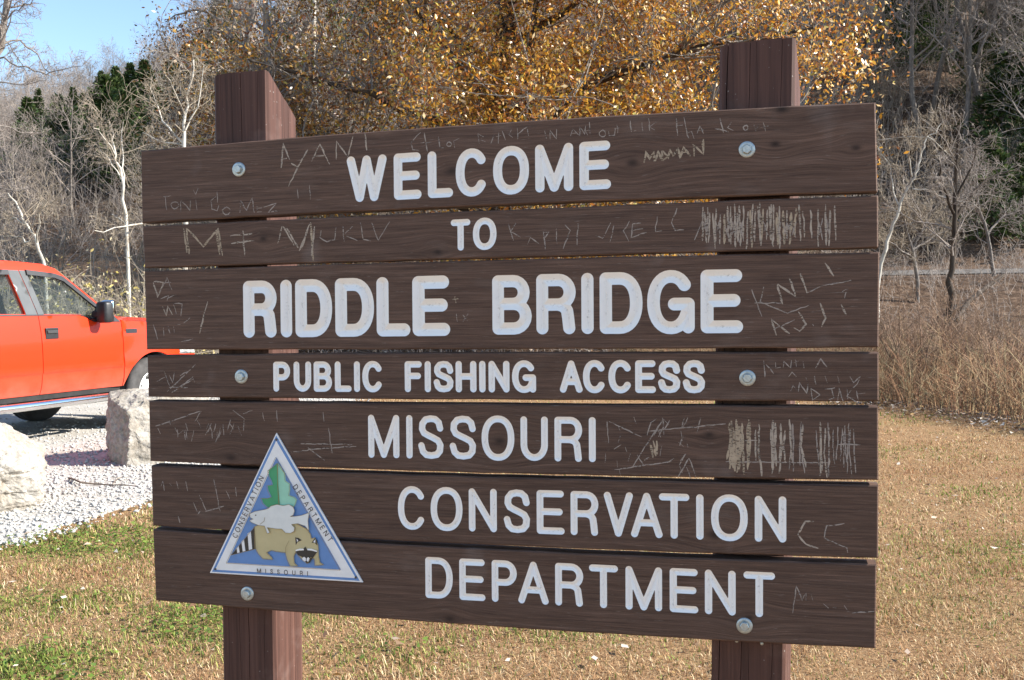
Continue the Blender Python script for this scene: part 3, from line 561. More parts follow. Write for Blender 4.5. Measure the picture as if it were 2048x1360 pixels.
def wood_mat(name, seed, knots, tint=1.0):
    m, nt, b, out = mat_new(name)
    co = obj_co(nt, loc=(seed * 3.7, 0, seed * 1.31))
    base_co = obj_co(nt)
    warp = None
    dark = None
    for (kx, kz, kr) in knots:
        d = node(nt, 'ShaderNodeVectorMath', operation='DISTANCE')
        mp = nt.nodes.new('ShaderNodeMapping'); mp.inputs['Scale'].default_value = (0.62, 0.0, 1.0)
        nt.links.new(base_co, mp.inputs['Vector']); nt.links.new(mp.outputs[0], d.inputs[0])
        d.inputs[1].default_value = (kx * 0.62, 0.0, kz)
        e = math_n(nt, 'DIVIDE', d.outputs['Value'], kr)
        g = math_n(nt, 'POWER', 2.718, math_n(nt, 'MULTIPLY', math_n(nt, 'MULTIPLY', e, e), -0.12))
        sep = nt.nodes.new('ShaderNodeSeparateXYZ'); nt.links.new(base_co, sep.inputs[0])
        sg = math_n(nt, 'MULTIPLY', math_n(nt, 'SUBTRACT', sep.outputs[2], kz), -0.9)
        w = math_n(nt, 'MULTIPLY', g, sg)
        warp = w if warp is None else math_n(nt, 'ADD', warp, w)
        k = math_n(nt, 'POWER', 2.718, math_n(nt, 'MULTIPLY', math_n(nt, 'MULTIPLY', e, e), -3.2))
        dark = k if dark is None else math_n(nt, 'MAXIMUM', dark, k)
    cmb = nt.nodes.new('ShaderNodeSeparateXYZ'); nt.links.new(co, cmb.inputs[0])
    zz = cmb.outputs[2] if warp is None else math_n(nt, 'ADD', cmb.outputs[2], warp)
    def stretched(sx, sz):
        c = nt.nodes.new('ShaderNodeCombineXYZ')
        nt.links.new(math_n(nt, 'MULTIPLY', cmb.outputs[0], sx), c.inputs[0])
        nt.links.new(math_n(nt, 'MULTIPLY', zz, sz), c.inputs[2])
        nt.links.new(math_n(nt, 'MULTIPLY', cmb.outputs[1], sx), c.inputs[1])
        return c.outputs[0]
    rings = noise_n(nt, stretched(1.3, 26), 1.0, 3, 0.5, 0.5)
    rings2 = math_n(nt, 'FRACT', math_n(nt, 'MULTIPLY', rings, 7.0))
    fine = noise_n(nt, stretched(9, 420), 1.0, 4, 0.7)
    mid = noise_n(nt, stretched(3, 110), 1.0, 4, 0.65)
    blot = noise_n(nt, stretched(4, 9), 1.0, 5, 0.6)
    c = ramp(nt, mid, [(0.25, (0.062 * tint, 0.036 * tint, 0.026 * tint)), (0.55, (0.108 * tint, 0.064 * tint, 0.046 * tint)), (0.8, (0.145 * tint, 0.092 * tint, 0.070 * tint))])
    c = mix(nt, c, ramp(nt, rings2, [(0.0, (0.74, 0.72, 0.71)), (0.25, (1.0, 1.0, 1.0)), (1.0, (1.05, 1.03, 1.0))]), 0.42, 'MULTIPLY')
    c = mix(nt, c, ramp(nt, fine, [(0.3, (0.42, 0.40, 0.40)), (0.55, (1.0, 1.0, 1.0)), (0.75, (1.6, 1.57, 1.57))]), 0.85, 'MULTIPLY')
    # worn grey patches and pale weathered flecks
    c = mix(nt, c, (0.21, 0.165, 0.14), ramp(nt, blot, [(0.60, (0, 0, 0)), (0.82, (0.42, 0.42, 0.42))]))
    smear = noise_n(nt, stretched(7, 5), 1.0, 3, 0.5)
    c = mix(nt, c, (0.26, 0.22, 0.20), math_n(nt, 'MULTIPLY', ramp(nt, smear, [(0.63, (0, 0, 0)), (0.78, (0.7, 0.7, 0.7))]), fine))
    fleck = noise_n(nt, stretched(26, 300), 1.0, 3, 0.6)
    c = mix(nt, c, (0.27, 0.225, 0.19), ramp(nt, fleck, [(0.63, (0, 0, 0)), (0.76, (0.6, 0.6, 0.6))]))
    grit = noise_n(nt, obj_co(nt, loc=(seed, 0, 0)), 620, 2, 0.7)
    c = mix(nt, c, ramp(nt, grit, [(0.3, (0.72, 0.70, 0.72)), (0.5, (1, 1, 1)), (0.7, (1.32, 1.3, 1.3))]), 0.6, 'MULTIPLY')
    if dark is not None: c = mix(nt, c, (0.022, 0.013, 0.010), math_n(nt, 'MULTIPLY', dark, math_n(nt, 'ADD', math_n(nt, 'MULTIPLY', mid, 1.2), 0.25), True))
    nt.links.new(c, b.inputs['Base Color'])
    setc(b, rough=0.72, spec=0.28)
    hb = math_n(nt, 'ADD', math_n(nt, 'MULTIPLY', fine, 0.6), math_n(nt, 'MULTIPLY', rings2, 0.5))
    bump(nt, b, hb, 0.45, 0.0015)
    return m

def end_grain_mat():
    return simple_mat('sawn_end_grain', (0.12, 0.085, 0.065), 0.9, var=0.35, scale=60)

def letter_mat():
    m, nt, b, out = mat_new('white_sign_paint')
    co = obj_co(nt)
    sp = noise_n(nt, co, 190, 4, 0.7)
    bl = noise_n(nt, co, 26, 4, 0.6)
    at_ = nt.nodes.new('ShaderNodeAttribute'); at_.attribute_name = 'Col'
    deep = math_n(nt, 'MULTIPLY', math_n(nt, 'SUBTRACT', at_.outputs['Fac'], 0.45), 1.9, True)      # dirt collects at the bottom of the grooves
    dirt = math_n(nt, 'MULTIPLY', ramp(nt, sp, [(0.53, (0, 0, 0)), (0.72, (1, 1, 1))]), math_n(nt, 'ADD', math_n(nt, 'MULTIPLY', deep, 0.8), 0.03))
    dirt = math_n(nt, 'MULTIPLY', dirt, ramp(nt, bl, [(0.42, (0.06, 0.06, 0.06)), (0.66, (1, 1, 1))]))
    c = mix(nt, (0.90, 0.88, 0.85), (0.84, 0.82, 0.79), bl)
    c = mix(nt, c, (0.16, 0.14, 0.12), dirt)
    nt.links.new(c, b.inputs['Base Color'])
    setc(b, rough=0.6, spec=0.3)
    bump(nt, b, sp, 0.25, 0.001)
    return m

# --- stroke font: centre lines in a unit box
def arc(cx, cy, rx, ry, a0, a1, n=14, e=1.0):
    o = []
    for k in range(n + 1):
        a = rad(a0 + (a1 - a0) * k / n); c, s = math.cos(a), math.sin(a)
        o.append((cx + rx * math.copysign(abs(c) ** e, c), cy + ry * math.copysign(abs(s) ** e, s)))
    return o
S_PTS = [(0.97, 0.74), (0.90, 0.90), (0.72, 0.985), (0.48, 1.0), (0.22, 0.97), (0.06, 0.86), (0.04, 0.72), (0.14, 0.61), (0.36, 0.545), (0.62, 0.48), (0.86, 0.41), (0.98, 0.29), (0.95, 0.13), (0.80, 0.03), (0.52, 0.0), (0.25, 0.02), (0.08, 0.11), (0.0, 0.27)]
GLYPH = {
    'W': [[(0, 1), (0.27, 0), (0.5, 1), (0.73, 0), (1, 1)]],
    'E': [[(1, 1), (0, 1), (0, 0), (1.03, 0)], [(0, 0.515), (0.94, 0.515)]],
    'F': [[(1, 1), (0, 1), (0, 0)], [(0, 0.53), (0.92, 0.53)]],
    'L': [[(0, 1), (0, 0), (1, 0)]],
    'C': [arc(0.5, 0.5, 0.5, 0.515, 38, 322, 26, 0.92)],
    'O': [arc(0.5, 0.5, 0.5, 0.515, 0, 360, 36, 0.90)],
    'M': [[(0, 0), (0, 1), (0.5, 0), (1, 1), (1, 0)]],
    'T': [[(0, 1), (1, 1)], [(0.5, 1), (0.5, 0)]],
    'R': [[(0, 0), (0, 1), (0.58, 1)] + arc(0.58, 0.745, 0.40, 0.255, 90, -90, 12) + [(0, 0.49)], [(0.58, 0.49), (0.78, 0.45), (0.885, 0.36), (0.92, 0.22), (0.96, 0.0)]],
    'I': [[(0, 0), (0, 1)]],
    'D': [[(0, 0), (0, 1), (0.45, 1)] + arc(0.45, 0.5, 0.55, 0.5, 90, -90, 18, 0.9) + [(0, 0)]],
    'B': [[(0, 0), (0, 1), (0.55, 1)] + arc(0.55, 0.76, 0.38, 0.24, 90, -90, 10) + [(0, 0.52)], [(0.55, 0.52)] + arc(0.57, 0.26, 0.43, 0.26, 90, -90, 10) + [(0, 0)]],
    'G': [arc(0.5, 0.5, 0.5, 0.515, 40, 335, 28, 0.92), [(0.60, 0.46), (1.0, 0.46), (1.0, 0.0)]],
    'P': [[(0, 0), (0, 1), (0.55, 1)] + arc(0.55, 0.735, 0.45, 0.265, 90, -90, 12) + [(0, 0.47)]],
    'U': [[(0, 1), (0, 0.34)] + arc(0.5, 0.34, 0.5, 0.34, 180, 360, 16) + [(1, 1)]],
    'S': [S_PTS],
    'H': [[(0, 0), (0, 1)], [(1, 0), (1, 1)], [(0, 0.51), (1, 0.51)]],
    'N': [[(0, 0), (0, 1), (1, 0), (1, 1)]],
    'A': [[(0, 0), (0.5, 1), (1, 0)], [(0.19, 0.30), (0.81, 0.30)]],
    'V': [[(0, 1), (0.5, 0), (1, 1)]],
}

def seg_dist(P, segs):
    """distance of points P (n,2) to the nearest of segments (m,4)"""
    best = np.full(len(P), 1e9)
    for (x0, y0, x1, y1) in segs:
        dx, dy = x1 - x0, y1 - y0; L = dx * dx + dy * dy
        if L < 1e-12: d = (P[:, 0] - x0) ** 2 + (P[:, 1] - y0) ** 2
        else:
            t = np.clip(((P[:, 0] - x0) * dx + (P[:, 1] - y0) * dy) / L, 0, 1)
            d = (P[:, 0] - x0 - t * dx) ** 2 + (P[:, 1] - y0 - t * dy) ** 2
        best = np.minimum(best, d)
    return np.sqrt(best)

def contours(segs, r, step):
    S = np.array(segs)
    x0 = min(S[:, 0].min(), S[:, 2].min()) - r - 2 * step; x1 = max(S[:, 0].max(), S[:, 2].max()) + r + 2 * step
    y0 = min(S[:, 1].min(), S[:, 3].min()) - r - 2 * step; y1 = max(S[:, 1].max(), S[:, 3].max()) + r + 2 * step
    xs = np.arange(x0, x1 + step, step); ys = np.arange(y0, y1 + step, step)
    X, Y = np.meshgrid(xs, ys)
    D = seg_dist(np.stack([X.ravel(), Y.ravel()], -1), segs).reshape(X.shape) - r
    D[np.abs(D) < 1e-7] = 1e-7
    s = D < 0
    nxt = {}
    def ept(key):
        i, j, h = key                      # h 0: edge to (i+1,j), 1: edge to (i,j+1)
        a = D[j, i]; b2 = D[j, i + 1] if h == 0 else D[j + 1, i]
        t = a / (a - b2)
        return (xs[i] + step * t, ys[j]) if h == 0 else (xs[i], ys[j] + step * t)
    code = s[:-1, :-1] * 1 + s[:-1, 1:] * 2 + s[1:, 1:] * 4 + s[1:, :-1] * 8
    adj = {}
    T = {1: [(3, 0)], 2: [(0, 1)], 3: [(3, 1)], 4: [(1, 2)], 6: [(0, 2)], 7: [(3, 2)], 8: [(2, 3)], 9: [(2, 0)], 11: [(2, 1)], 12: [(1, 3)], 13: [(1, 0)], 14: [(0, 3)], 5: [(3, 0), (1, 2)], 10: [(0, 1), (2, 3)]}
    for j, i in zip(*np.nonzero((code > 0) & (code < 15))):
        ek = [(i, j, 0), (i + 1, j, 1), (i, j + 1, 0), (i, j, 1)]
        for a, b2 in T[int(code[j, i])]:
            adj.setdefault(ek[a], []).append(ek[b2]); adj.setdefault(ek[b2], []).append(ek[a])
    loops = []; seen = set()
    for k in adj:
        if k in seen: continue
        loop = [k]; seen.add(k); cur = k
        while True:
            n = [q for q in adj[cur] if q not in seen]
            if not n: break
            cur = n[0]; seen.add(cur); loop.append(cur)
        if len(loop) > 5: loops.append([ept(q) for q in loop])
    inner = np.stack([X[D < -step * 0.6], Y[D < -step * 0.6]], -1)
    return loops, inner

def letter_segments(ch, bl, br, tl):
    segs = []
    for ln in GLYPH[ch]:
        P = [(bl[0] + (br[0] - bl[0]) * u + (tl[0] - bl[0]) * v, bl[1] + (br[1] - bl[1]) * u + (tl[1] - bl[1]) * v) for u, v in ln]
        segs += [(P[i][0], P[i][1], P[i + 1][0], P[i + 1][1]) for i in range(len(P) - 1)]
    return segs

def in_poly(P, poly):
    c = np.zeros(len(P), dtype=bool); n = len(poly)
    for i in range(n):
        x0, y0 = poly[i]; x1, y1 = poly[(i + 1) % n]
        if y0 == y1: continue
        k = ((y0 > P[:, 1]) != (y1 > P[:, 1])) & (P[:, 0] < (x1 - x0) * (P[:, 1] - y0) / (y1 - y0) + x0)
        c ^= k
    return c

def cdt(loops, extra=()):
    pts = []; edges = []
    for lp in loops:
        o = len(pts); pts += [Vector((float(p[0]), float(p[1]))) for p in lp]
        edges += [(o + i, o + (i + 1) % len(lp)) for i in range(len(lp))]
    nb = len(pts)
    pts += [Vector((float(p[0]), float(p[1]))) for p in extra]
    v, e, f, ov, oe, of = delaunay_2d_cdt(pts, edges, [], 0, 1e-6)
    return np.array([tuple(p) for p in v]), np.array([tuple(q) for q in f]), nb, ov

def quad_interp(p3, n):
    """smooth curve through three points"""
    (xa, ya), (xb, yb), (xc, yc) = p3
    xs = np.linspace(xa, xc, n)
    L = lambda x: ya * (x - xb) * (x - xc) / ((xa - xb) * (xa - xc)) + yb * (x - xa) * (x - xc) / ((xb - xa) * (xb - xc)) + yc * (x - xa) * (x - xb) / ((xc - xa) * (xc - xb))
    return [(float(x), float(L(x))) for x in xs]

LETTER = letter_mat(); ENDG = end_grain_mat()
def make_scratch_mat(name, c, cut):
    m, nt, b, out = mat_new(name)
    co = obj_co(nt)
    n = noise_n(nt, obj_co(nt, (0.35, 1, 1)), 420, 2, 0.6)
    n2 = noise_n(nt, co, 55, 3, 0.6)
    nt.links.new(ramp(nt, n2, [(0.3, tuple(x * 0.6 for x in c)), (0.7, c)]), b.inputs['Base Color'])
    setc(b, rough=0.85, spec=0.2)
    t = nt.nodes.new('ShaderNodeBsdfTransparent')
    mx = nt.nodes.new('ShaderNodeMixShader')
    nt.links.new(ramp(nt, math_n(nt, 'ADD', math_n(nt, 'MULTIPLY', n, 0.6), math_n(nt, 'MULTIPLY', n2, 0.4)), [(cut - 0.05, (0, 0, 0)), (cut + 0.05, (1, 1, 1))]), mx.inputs[0])
    nt.links.new(t.outputs[0], mx.inputs[1]); nt.links.new(b.outputs[0], mx.inputs[2]); nt.links.new(mx.outputs[0], out.inputs['Surface'])
    return m
SCR = {1: make_scratch_mat('thin_scratch', (0.38, 0.315, 0.27), 0.43), 2: make_scratch_mat('carved_scratch', (0.46, 0.375, 0.30), 0.43), 3: make_scratch_mat('deep_scratch', (0.45, 0.35, 0.25), 0.43)}

rng = random.Random(5)
planks = []
for pi, (top, bot) in enumerate(PLANKS):
    T = quad_interp(top, 31); B = quad_interp(bot, 31)
    for L in (T, B):                                  # slightly nicked edges
        for k in range(1, 30): L[k] = (L[k][0], L[k][1] + rng.gauss(0, 0.35))
    outer = [(x / 1000, z / 1000 + SZ) for x, z in (B + T[::-1])]
    cxm = sum(p[0] for p in outer) / len(outer); czm = sum(p[1] for p in outer) / len(outer)
    ch = 0.0025
    front = [(x + (ch if x < cxm - 0.7 * 1.0 and (abs(x - outer[0][0]) < 0.004) else (-ch if abs(x - outer[30][0]) < 0.006 else 0)), z + (ch if i < 31 else -ch)) for i, (x, z) in enumerate(outer)]
    words = [w for w in WORDS if w[0] == pi]
    loops = [front]; letter_data = []
    for (_, r, letters) in words:
        for (c, a0, a1, b0, b1, c0, c1) in letters:
            segs = letter_segments(c, (a0 / 1000, a1 / 1000 + SZ), (b0 / 1000, b1 / 1000 + SZ), (c0 / 1000, c1 / 1000 + SZ))
            lp, inner = contours(segs, r * 0.955 / 1000, 0.0013)
            loops += lp
            letter_data.append((c, segs, r * 0.955 / 1000, lp, inner))
    v, f, nb, ov = cdt(loops)
    cen = v[f].mean(1)
    keep = in_poly(cen, front)
    for (_, segs, r, lp, inner) in letter_data:
        sarr = np.array(segs)
        bb = (cen[:, 0] > min(sarr[:, 0].min(), sarr[:, 2].min()) - r) & (cen[:, 0] < max(sarr[:, 0].max(), sarr[:, 2].max()) + r) & keep
        idx = np.nonzero(bb)[0]
        if len(idx):
            ins = np.zeros(len(idx), dtype=bool)
            for l in lp: ins ^= in_poly(cen[idx], l)
            keep[idx[ins]] = False
    f = f[keep]
    Vv = [(p[0], 0.0, p[1]) for p in v]; Ff = [tuple(int(q) for q in t) for t in f]
    # chamfer, edges and back
    n = len(front); o = len(Vv)
    Vv += [(x, 0.0, z) for x, z in front] + [(x, ch, z) for x, z in outer] + [(x, THICK, z) for x, z in outer]
    for k in range(n):
        k2 = (k + 1) % n
        Ff.append((o + k, o + k2, o + n + k2, o + n + k)); Ff.append((o + n + k, o + n + k2, o + 2 * n + k2, o + 2 * n + k))
    Ff.append(tuple(o + 2 * n + k for k in range(n)))
    kn = [(x / 1000, z / 1000 + SZ, 0.011 if q % 3 else 0.015) for q, (p, x, z) in enumerate(KNOTS) if p == pi]
    wm = wood_mat('weathered_brown_plank', pi + 1, kn, tint=[1.16, 1.12, 1.15, 1.05, 1.04, 1.05, 1.07][pi])
    pl = link('plank', py_mesh('plank', Vv, Ff, wm), sign)
    planks.append(pl)
    for (c, segs, r, lp, inner) in letter_data:
        D = r * 0.62
        vv, ff, nb2, _ = cdt(lp, inner)
        ce = vv[ff].mean(1); ins = np.zeros(len(ce), dtype=bool)
        for l in lp: ins ^= in_poly(ce, l)
        ff = ff[ins]
        d = seg_dist(vv, segs)
        fr = np.clip(1 - d / r, 0, 1); dep = D * fr
        V3 = np.stack([vv[:, 0], dep + 0.0002, vv[:, 1]], -1)
        link('letter', np_mesh('letter', V3, ff, LETTER, False, np.repeat(fr[:, None], 3, 1)), pl)

# carved scratches: thin ragged ribbons raised a hair above the face
WID = {1: 0.0019, 2: 0.0029, 3: 0.0040}
for (pi, w), lines in SCRATCHES.items():
    mb = MB()
    for li, ln in enumerate(lines):
        P = [Vector((x / 1000, z / 1000 + SZ)) for x, z in ln]
        Q = [P[0]]
        for a, b2 in zip(P, P[1:]):
            k = max(1, int((b2 - a).length / 0.008))
            Q += [a + (b2 - a) * (j / k) + Vector((rng.gauss(0, 0.0005), rng.gauss(0, 0.0005))) for j in range(1, k + 1)]
        V = []; F = []; yo = -0.0003 - 0.00001 * (li % 30)
        for i, p in enumerate(Q):
            t = (Q[min(i + 1, len(Q) - 1)] - Q[max(i - 1, 0)])
            t = t.normalized() if t.length > 1e-9 else Vector((1, 0))
            nn = Vector((-t.y, t.x)) * WID[w] * rng.uniform(0.35, 0.75) * (0.5 if i in (0, len(Q) - 1) else 1)
            V += [(p.x - nn.x, yo, p.y - nn.y), (p.x + nn.x, yo, p.y + nn.y)]
        F = [(2 * i, 2 * i + 1, 2 * i + 3, 2 * i + 2) for i in range(len(Q) - 1)]
        mb.add(V, F)
    o = mb.build('carved_graffiti', SCR[w], planks[pi]); o['kind'] = 'stuff'

# --- posts, six by six with tops cut on a slope
def post_mat(name, seed):
    m, nt, b, out = mat_new(name)
    co = obj_co(nt, loc=(seed, seed * 2, 0))
    sc = nt.nodes.new('ShaderNodeMapping'); sc.inputs['Scale'].default_value = (90, 90, 2.0); nt.links.new(co, sc.inputs[0])
    g = noise_n(nt, sc.outputs[0], 1.0, 4, 0.65)
    s2 = nt.nodes.new('ShaderNodeMapping'); s2.inputs['Scale'].default_value = (26, 26, 0.5); nt.links.new(co, s2.inputs[0])
    cr = noise_n(nt, s2.outputs[0], 1.0, 2, 0.5)
    bl = noise_n(nt, co, 9, 4, 0.6)
    c = ramp(nt, g, [(0.3, (0.046, 0.021, 0.016)), (0.55, (0.088, 0.041, 0.031)), (0.8, (0.13, 0.066, 0.050))])
    c = mix(nt, c, (0.24, 0.17, 0.15), ramp(nt, bl, [(0.58, (0, 0, 0)), (0.8, (0.35, 0.35, 0.35))]))
    c = mix(nt, c, (0.30, 0.27, 0.25), ramp(nt, noise_n(nt, co, 130, 2), [(0.735, (0, 0, 0)), (0.76, (0.8, 0.8, 0.8))]))
    nt.links.new(c, b.inputs['Base Color']); setc(b, rough=0.7, spec=0.3)
    bump(nt, b, math_n(nt, 'ADD', g, math_n(nt, 'MULTIPLY', cr, 0.25)), 0.4, 0.0025)
    return m

def make_post(x0, x1, ztop, drop, seed, lean=0.0, twist=0.0):
    """square post with real drying cracks cut in its front and side"""
    yf, yb = THICK + 0.001, THICK + 0.141
    rr = random.Random(seed)
    def outline():
        pts = []
        c = 0.006
        cracks_f = sorted([rr.uniform(0.10, 0.2), rr.uniform(0.28, 0.40), rr.uniform(0.48, 0.6), rr.uniform(0.68, 0.9)])
        cracks_s = sorted([rr.uniform(0.45, 0.6), rr.uniform(0.68, 0.88)])
        pts.append((x0 + c, yf))
        for q in cracks_f:
            x = x0 + (x1 - x0) * q; w = rr.uniform(0.0003, 0.0009)
            pts += [(x - w, yf), (x + rr.uniform(-0.001, 0.001), yf + rr.uniform(0.002, 0.008)), (x + w, yf)]
        pts.append((x1 - c, yf)); pts.append((x1, yf + c))
        for q in cracks_s:
            y = yf + (yb - yf) * q; w = rr.uniform(0.0003, 0.0008)
            pts += [(x1, y - w), (x1 - rr.uniform(0.006, 0.012), y), (x1, y + w)]
        pts += [(x1, yb - c), (x1 - c, yb), (x0 + c, yb), (x0, yb - c), (x0, yf + c)]
        return pts
    O = outline(); n = len(O)
    zs = list(np.linspace(-0.25, ztop - drop - 0.02, 26)) + [None]
    V = []; F = []
    for zi, z in enumerate(zs):
        for k, (x, y) in enumerate(O):
            wob = (0.0022 * math.sin(zi * 0.9 + int(x * 60)) + 0.001 * math.sin(zi * 2.3 + int(x * 90))) if x0 + 0.008 < x < x1 - 0.008 else 0.0
            zz = z if z is not None else ztop - drop * (y - yf) / (yb - yf) - (0.004 if x < x0 + 0.01 else 0) + rr.uniform(-0.0015, 0.0015)
            u_, v_ = x + wob - (x0 + x1) / 2, y - (yf + yb) / 2
            V.append(((x0 + x1) / 2 + u_ * math.cos(twist) - v_ * math.sin(twist) + lean * (zz - 1.33), (yf + yb) / 2 + u_ * math.sin(twist) + v_ * math.cos(twist) + abs(twist) * 0.07, zz))
    for i in range(len(zs) - 1):
        for k in range(n):
            k2 = (k + 1) % n
            F.append((i * n + k, i * n + k2, (i + 1) * n + k2, (i + 1) * n + k))
    F.append(tuple((len(zs) - 1) * n + k for k in range(n)))
    return link('post', py_mesh('post', V, F, post_mat('brown_stained_post', seed)), sign)
make_post(0.156, 0.2905, 1.541 + SZ, 0.085, 3, 0.012)
make_post(1.272, 1.418, 1.5225 + SZ, 0.085, 8, 0.022, -0.10)

# --- galvanised bolts on washers
GALV = simple_mat('galvanised_steel', (0.46, 0.50, 0.50), 0.48, 0.75, var=0.18, scale=120)
for (x, z) in BOLTS:
    X, Z = x / 1000, z / 1000 + SZ
    a = rng.uniform(0, 1)
    w = MB().lathe([(0.0045, -0.0002), (0.0045, -0.0025), (0.0148, -0.0025), (0.0158, -0.0015), (0.0158, 0.0006)], (0, 0, 0), 'Y', 28).build('washer', GALV, None, True)
    hx = MB()
    P = [(0.0092 * math.cos(a + k * math.pi / 3), 0.0092 * math.sin(a + k * math.pi / 3)) for k in range(6)]
    V = [(p[0], -0.0025, p[1]) for p in P] + [(p[0], -0.0078, p[1]) for p in P] + [(p[0] * 0.86, -0.0088, p[1] * 0.86) for p in P]
    F = [(k, (k + 1) % 6, 6 + (k + 1) % 6, 6 + k) for k in range(6)] + [(6 + k, 6 + (k + 1) % 6, 12 + (k + 1) % 6, 12 + k) for k in range(6)] + [tuple(range(12, 18))]
    bo = hx.add(V, F).build('bolt', GALV, sign, loc=(X, 0, Z))
    w.parent = bo
# two small nail heads under the lowest plank
for (x, z) in ((1303, 333), (1352, 331)):
    MB().lathe([(0.0, -0.002), (0.0035, -0.0015), (0.0038, 0.003)], (0, 0, 0), 'Y', 10).build('nail', GALV, sign, True, loc=(x / 1000, THICK + 0.0, z / 1000 + SZ))

# --- triangular emblem plaque
def flat_mat(name, c, rough=0.38):
    return simple_mat(name, c, rough, var=0.06, scale=40)
PM = {'white': flat_mat('enamel_white', (0.80, 0.79, 0.78)), 'blue': flat_mat('enamel_blue', (0.12, 0.25, 0.52)), 'green': flat_mat('enamel_green', (0.05, 0.33, 0.15)), 'mint': flat_mat('enamel_mint', (0.30, 0.60, 0.45)),
      'tan': flat_mat('enamel_tan', (0.52, 0.44, 0.24)), 'black': flat_mat('enamel_black', (0.03, 0.028, 0.027)), 'fish': flat_mat('enamel_pale_grey', (0.70, 0.71, 0.68)), 'gold': flat_mat('printed_outline', (0.28, 0.20, 0.09))}
def P2(name): return [(x / 1000, z / 1000 + SZ) for x, z in EMBLEM[name]]
tri = P2('plate'); PLY = -0.0035
V = [(x, PLY, z) for x, z in tri] + [(x, -0.0002, z) for x, z in tri]
plaque = link('emblem_plaque', py_mesh('emblem_plaque', V, [(0, 1, 2), (5, 4, 3), (0, 3, 4, 1), (1, 4, 5, 2), (2, 5, 3, 0)], PM['white']), sign)
plaque['label'] = 'white and blue triangular plaque with leaf, fish and raccoon'
lay = [0]
def printed(name, keys, mat):
    mb = MB(); lay[0] += 1; y = PLY - 0.00025 * lay[0]
    for k in keys: mb.add([(x, y, z) for x, z in P2(k)], [tuple(range(len(EMBLEM[k])))])
    return mb.build(name, PM[mat], plaque)
def ribbon(mb, pts, w, y, closed=False):
    P = [Vector(p) for p in pts]
    if closed: P = P + [P[0]]
    for a, b2 in zip(P, P[1:]):
        t = (b2 - a)
        if t.length < 1e-7: continue
        t.normalize(); nn = Vector((-t.y, t.x)) * w / 2; a2 = a - t * w * 0.3; b3 = b2 + t * w * 0.3
        mb.add([(a2.x - nn.x, y, a2.y - nn.y), (b3.x - nn.x, y, b3.y - nn.y), (b3.x + nn.x, y, b3.y + nn.y), (a2.x + nn.x, y, a2.y + nn.y)], [(0, 1, 2, 3)])
printed('border_band', ['blue_band'], 'blue'); printed('white_band', ['white_band'], 'white'); printed('blue_field', ['blue_field'], 'blue')
printed('leaf_half', ['leaf_dark'], 'green'); printed('leaf_half', ['leaf_light'], 'mint')
printed('raccoon_tail', ['tail'], 'black'); [printed('tail_stripe', [k], 'white') for k in ('stripe1', 'stripe2', 'stripe3')]
printed('raccoon_body', ['body'], 'tan'); [printed('raccoon_ear', [k], 'black') for k in ('ear1', 'ear2')]; [printed('ear_lining', [k], 'white') for k in ('ear1w', 'ear2w')]
printed('raccoon_mask', ['mask'], 'black'); [printed('face_marking', [k], 'white') for k in ('brow1', 'brow2', 'nose1', 'nose2')]
mb = MB(); lay[0] += 1; y = PLY - 0.00025 * lay[0]
for k in ('leaf_dark', 'leaf_light', 'body', 'tail', 'blue_field'): ribbon(mb, P2(k), 0.0009, y, True); y -= 0.00002
o = mb.build('outlines', PM['gold'], plaque); o['kind'] = 'stuff'
printed('fish', ['fish'], 'fish'); printed('fish_eye', ['eye'], 'black')
mb = MB(); lay[0] += 1; y = PLY - 0.00025 * lay[0]
ribbon(mb, P2('fish'), 0.0009, y, True); y -= 0.00002
for ln in EMBLEM_LINES: ribbon(mb, [(x / 1000, z / 1000 + SZ) for x, z in ln], 0.0009, y)
o = mb.build('outlines', PM['gold'], plaque); o['kind'] = 'stuff'
NARROW = {'I': 0.0, 'S': 0.48, 'E': 0.48, 'T': 0.62, 'P': 0.52, 'R': 0.58, 'M': 0.92, 'O': 0.86, 'C': 0.72, 'N': 0.72, 'V': 0.72, 'A': 0.76, 'D': 0.70, 'U': 0.68}
lay[0] += 1; y = PLY - 0.00025 * lay[0]
for (txt, p0, p1, hgt) in EMBLEM_TEXT:
    a = Vector((p0[0] / 1000, p0[1] / 1000 + SZ)); b2 = Vector((p1[0] / 1000, p1[1] / 1000 + SZ)); h = hgt / 1000
    t = (b2 - a); L = t.length; t.normalize(); nrm = Vector((-t.y, t.x))
    ws = [NARROW[c] * h for c in txt]; gap = (L - sum(ws)) / (len(txt) - 1)
    x = 0.0; mb = MB()
    for c, w in zip(txt, ws):
        for ln in GLYPH[c]:
            ribbon(mb, [a + t * (x + w * u) + nrm * (h * v) for u, v in ln], 0.0016, y)
        x += w + gap
    mb.build('lettering', PM['black'], plaque)
for (x, z) in EMBLEM_SCREWS:
    MB().lathe([(0.0, -0.0026), (0.002, -0.0022), (0.0026, 0.0)], (x / 1000, PLY - 0.0006, z / 1000 + SZ), 'Y', 12).build('screw', simple_mat('tarnished_screw', (0.12, 0.10, 0.08), 0.5, 0.6), plaque, True)
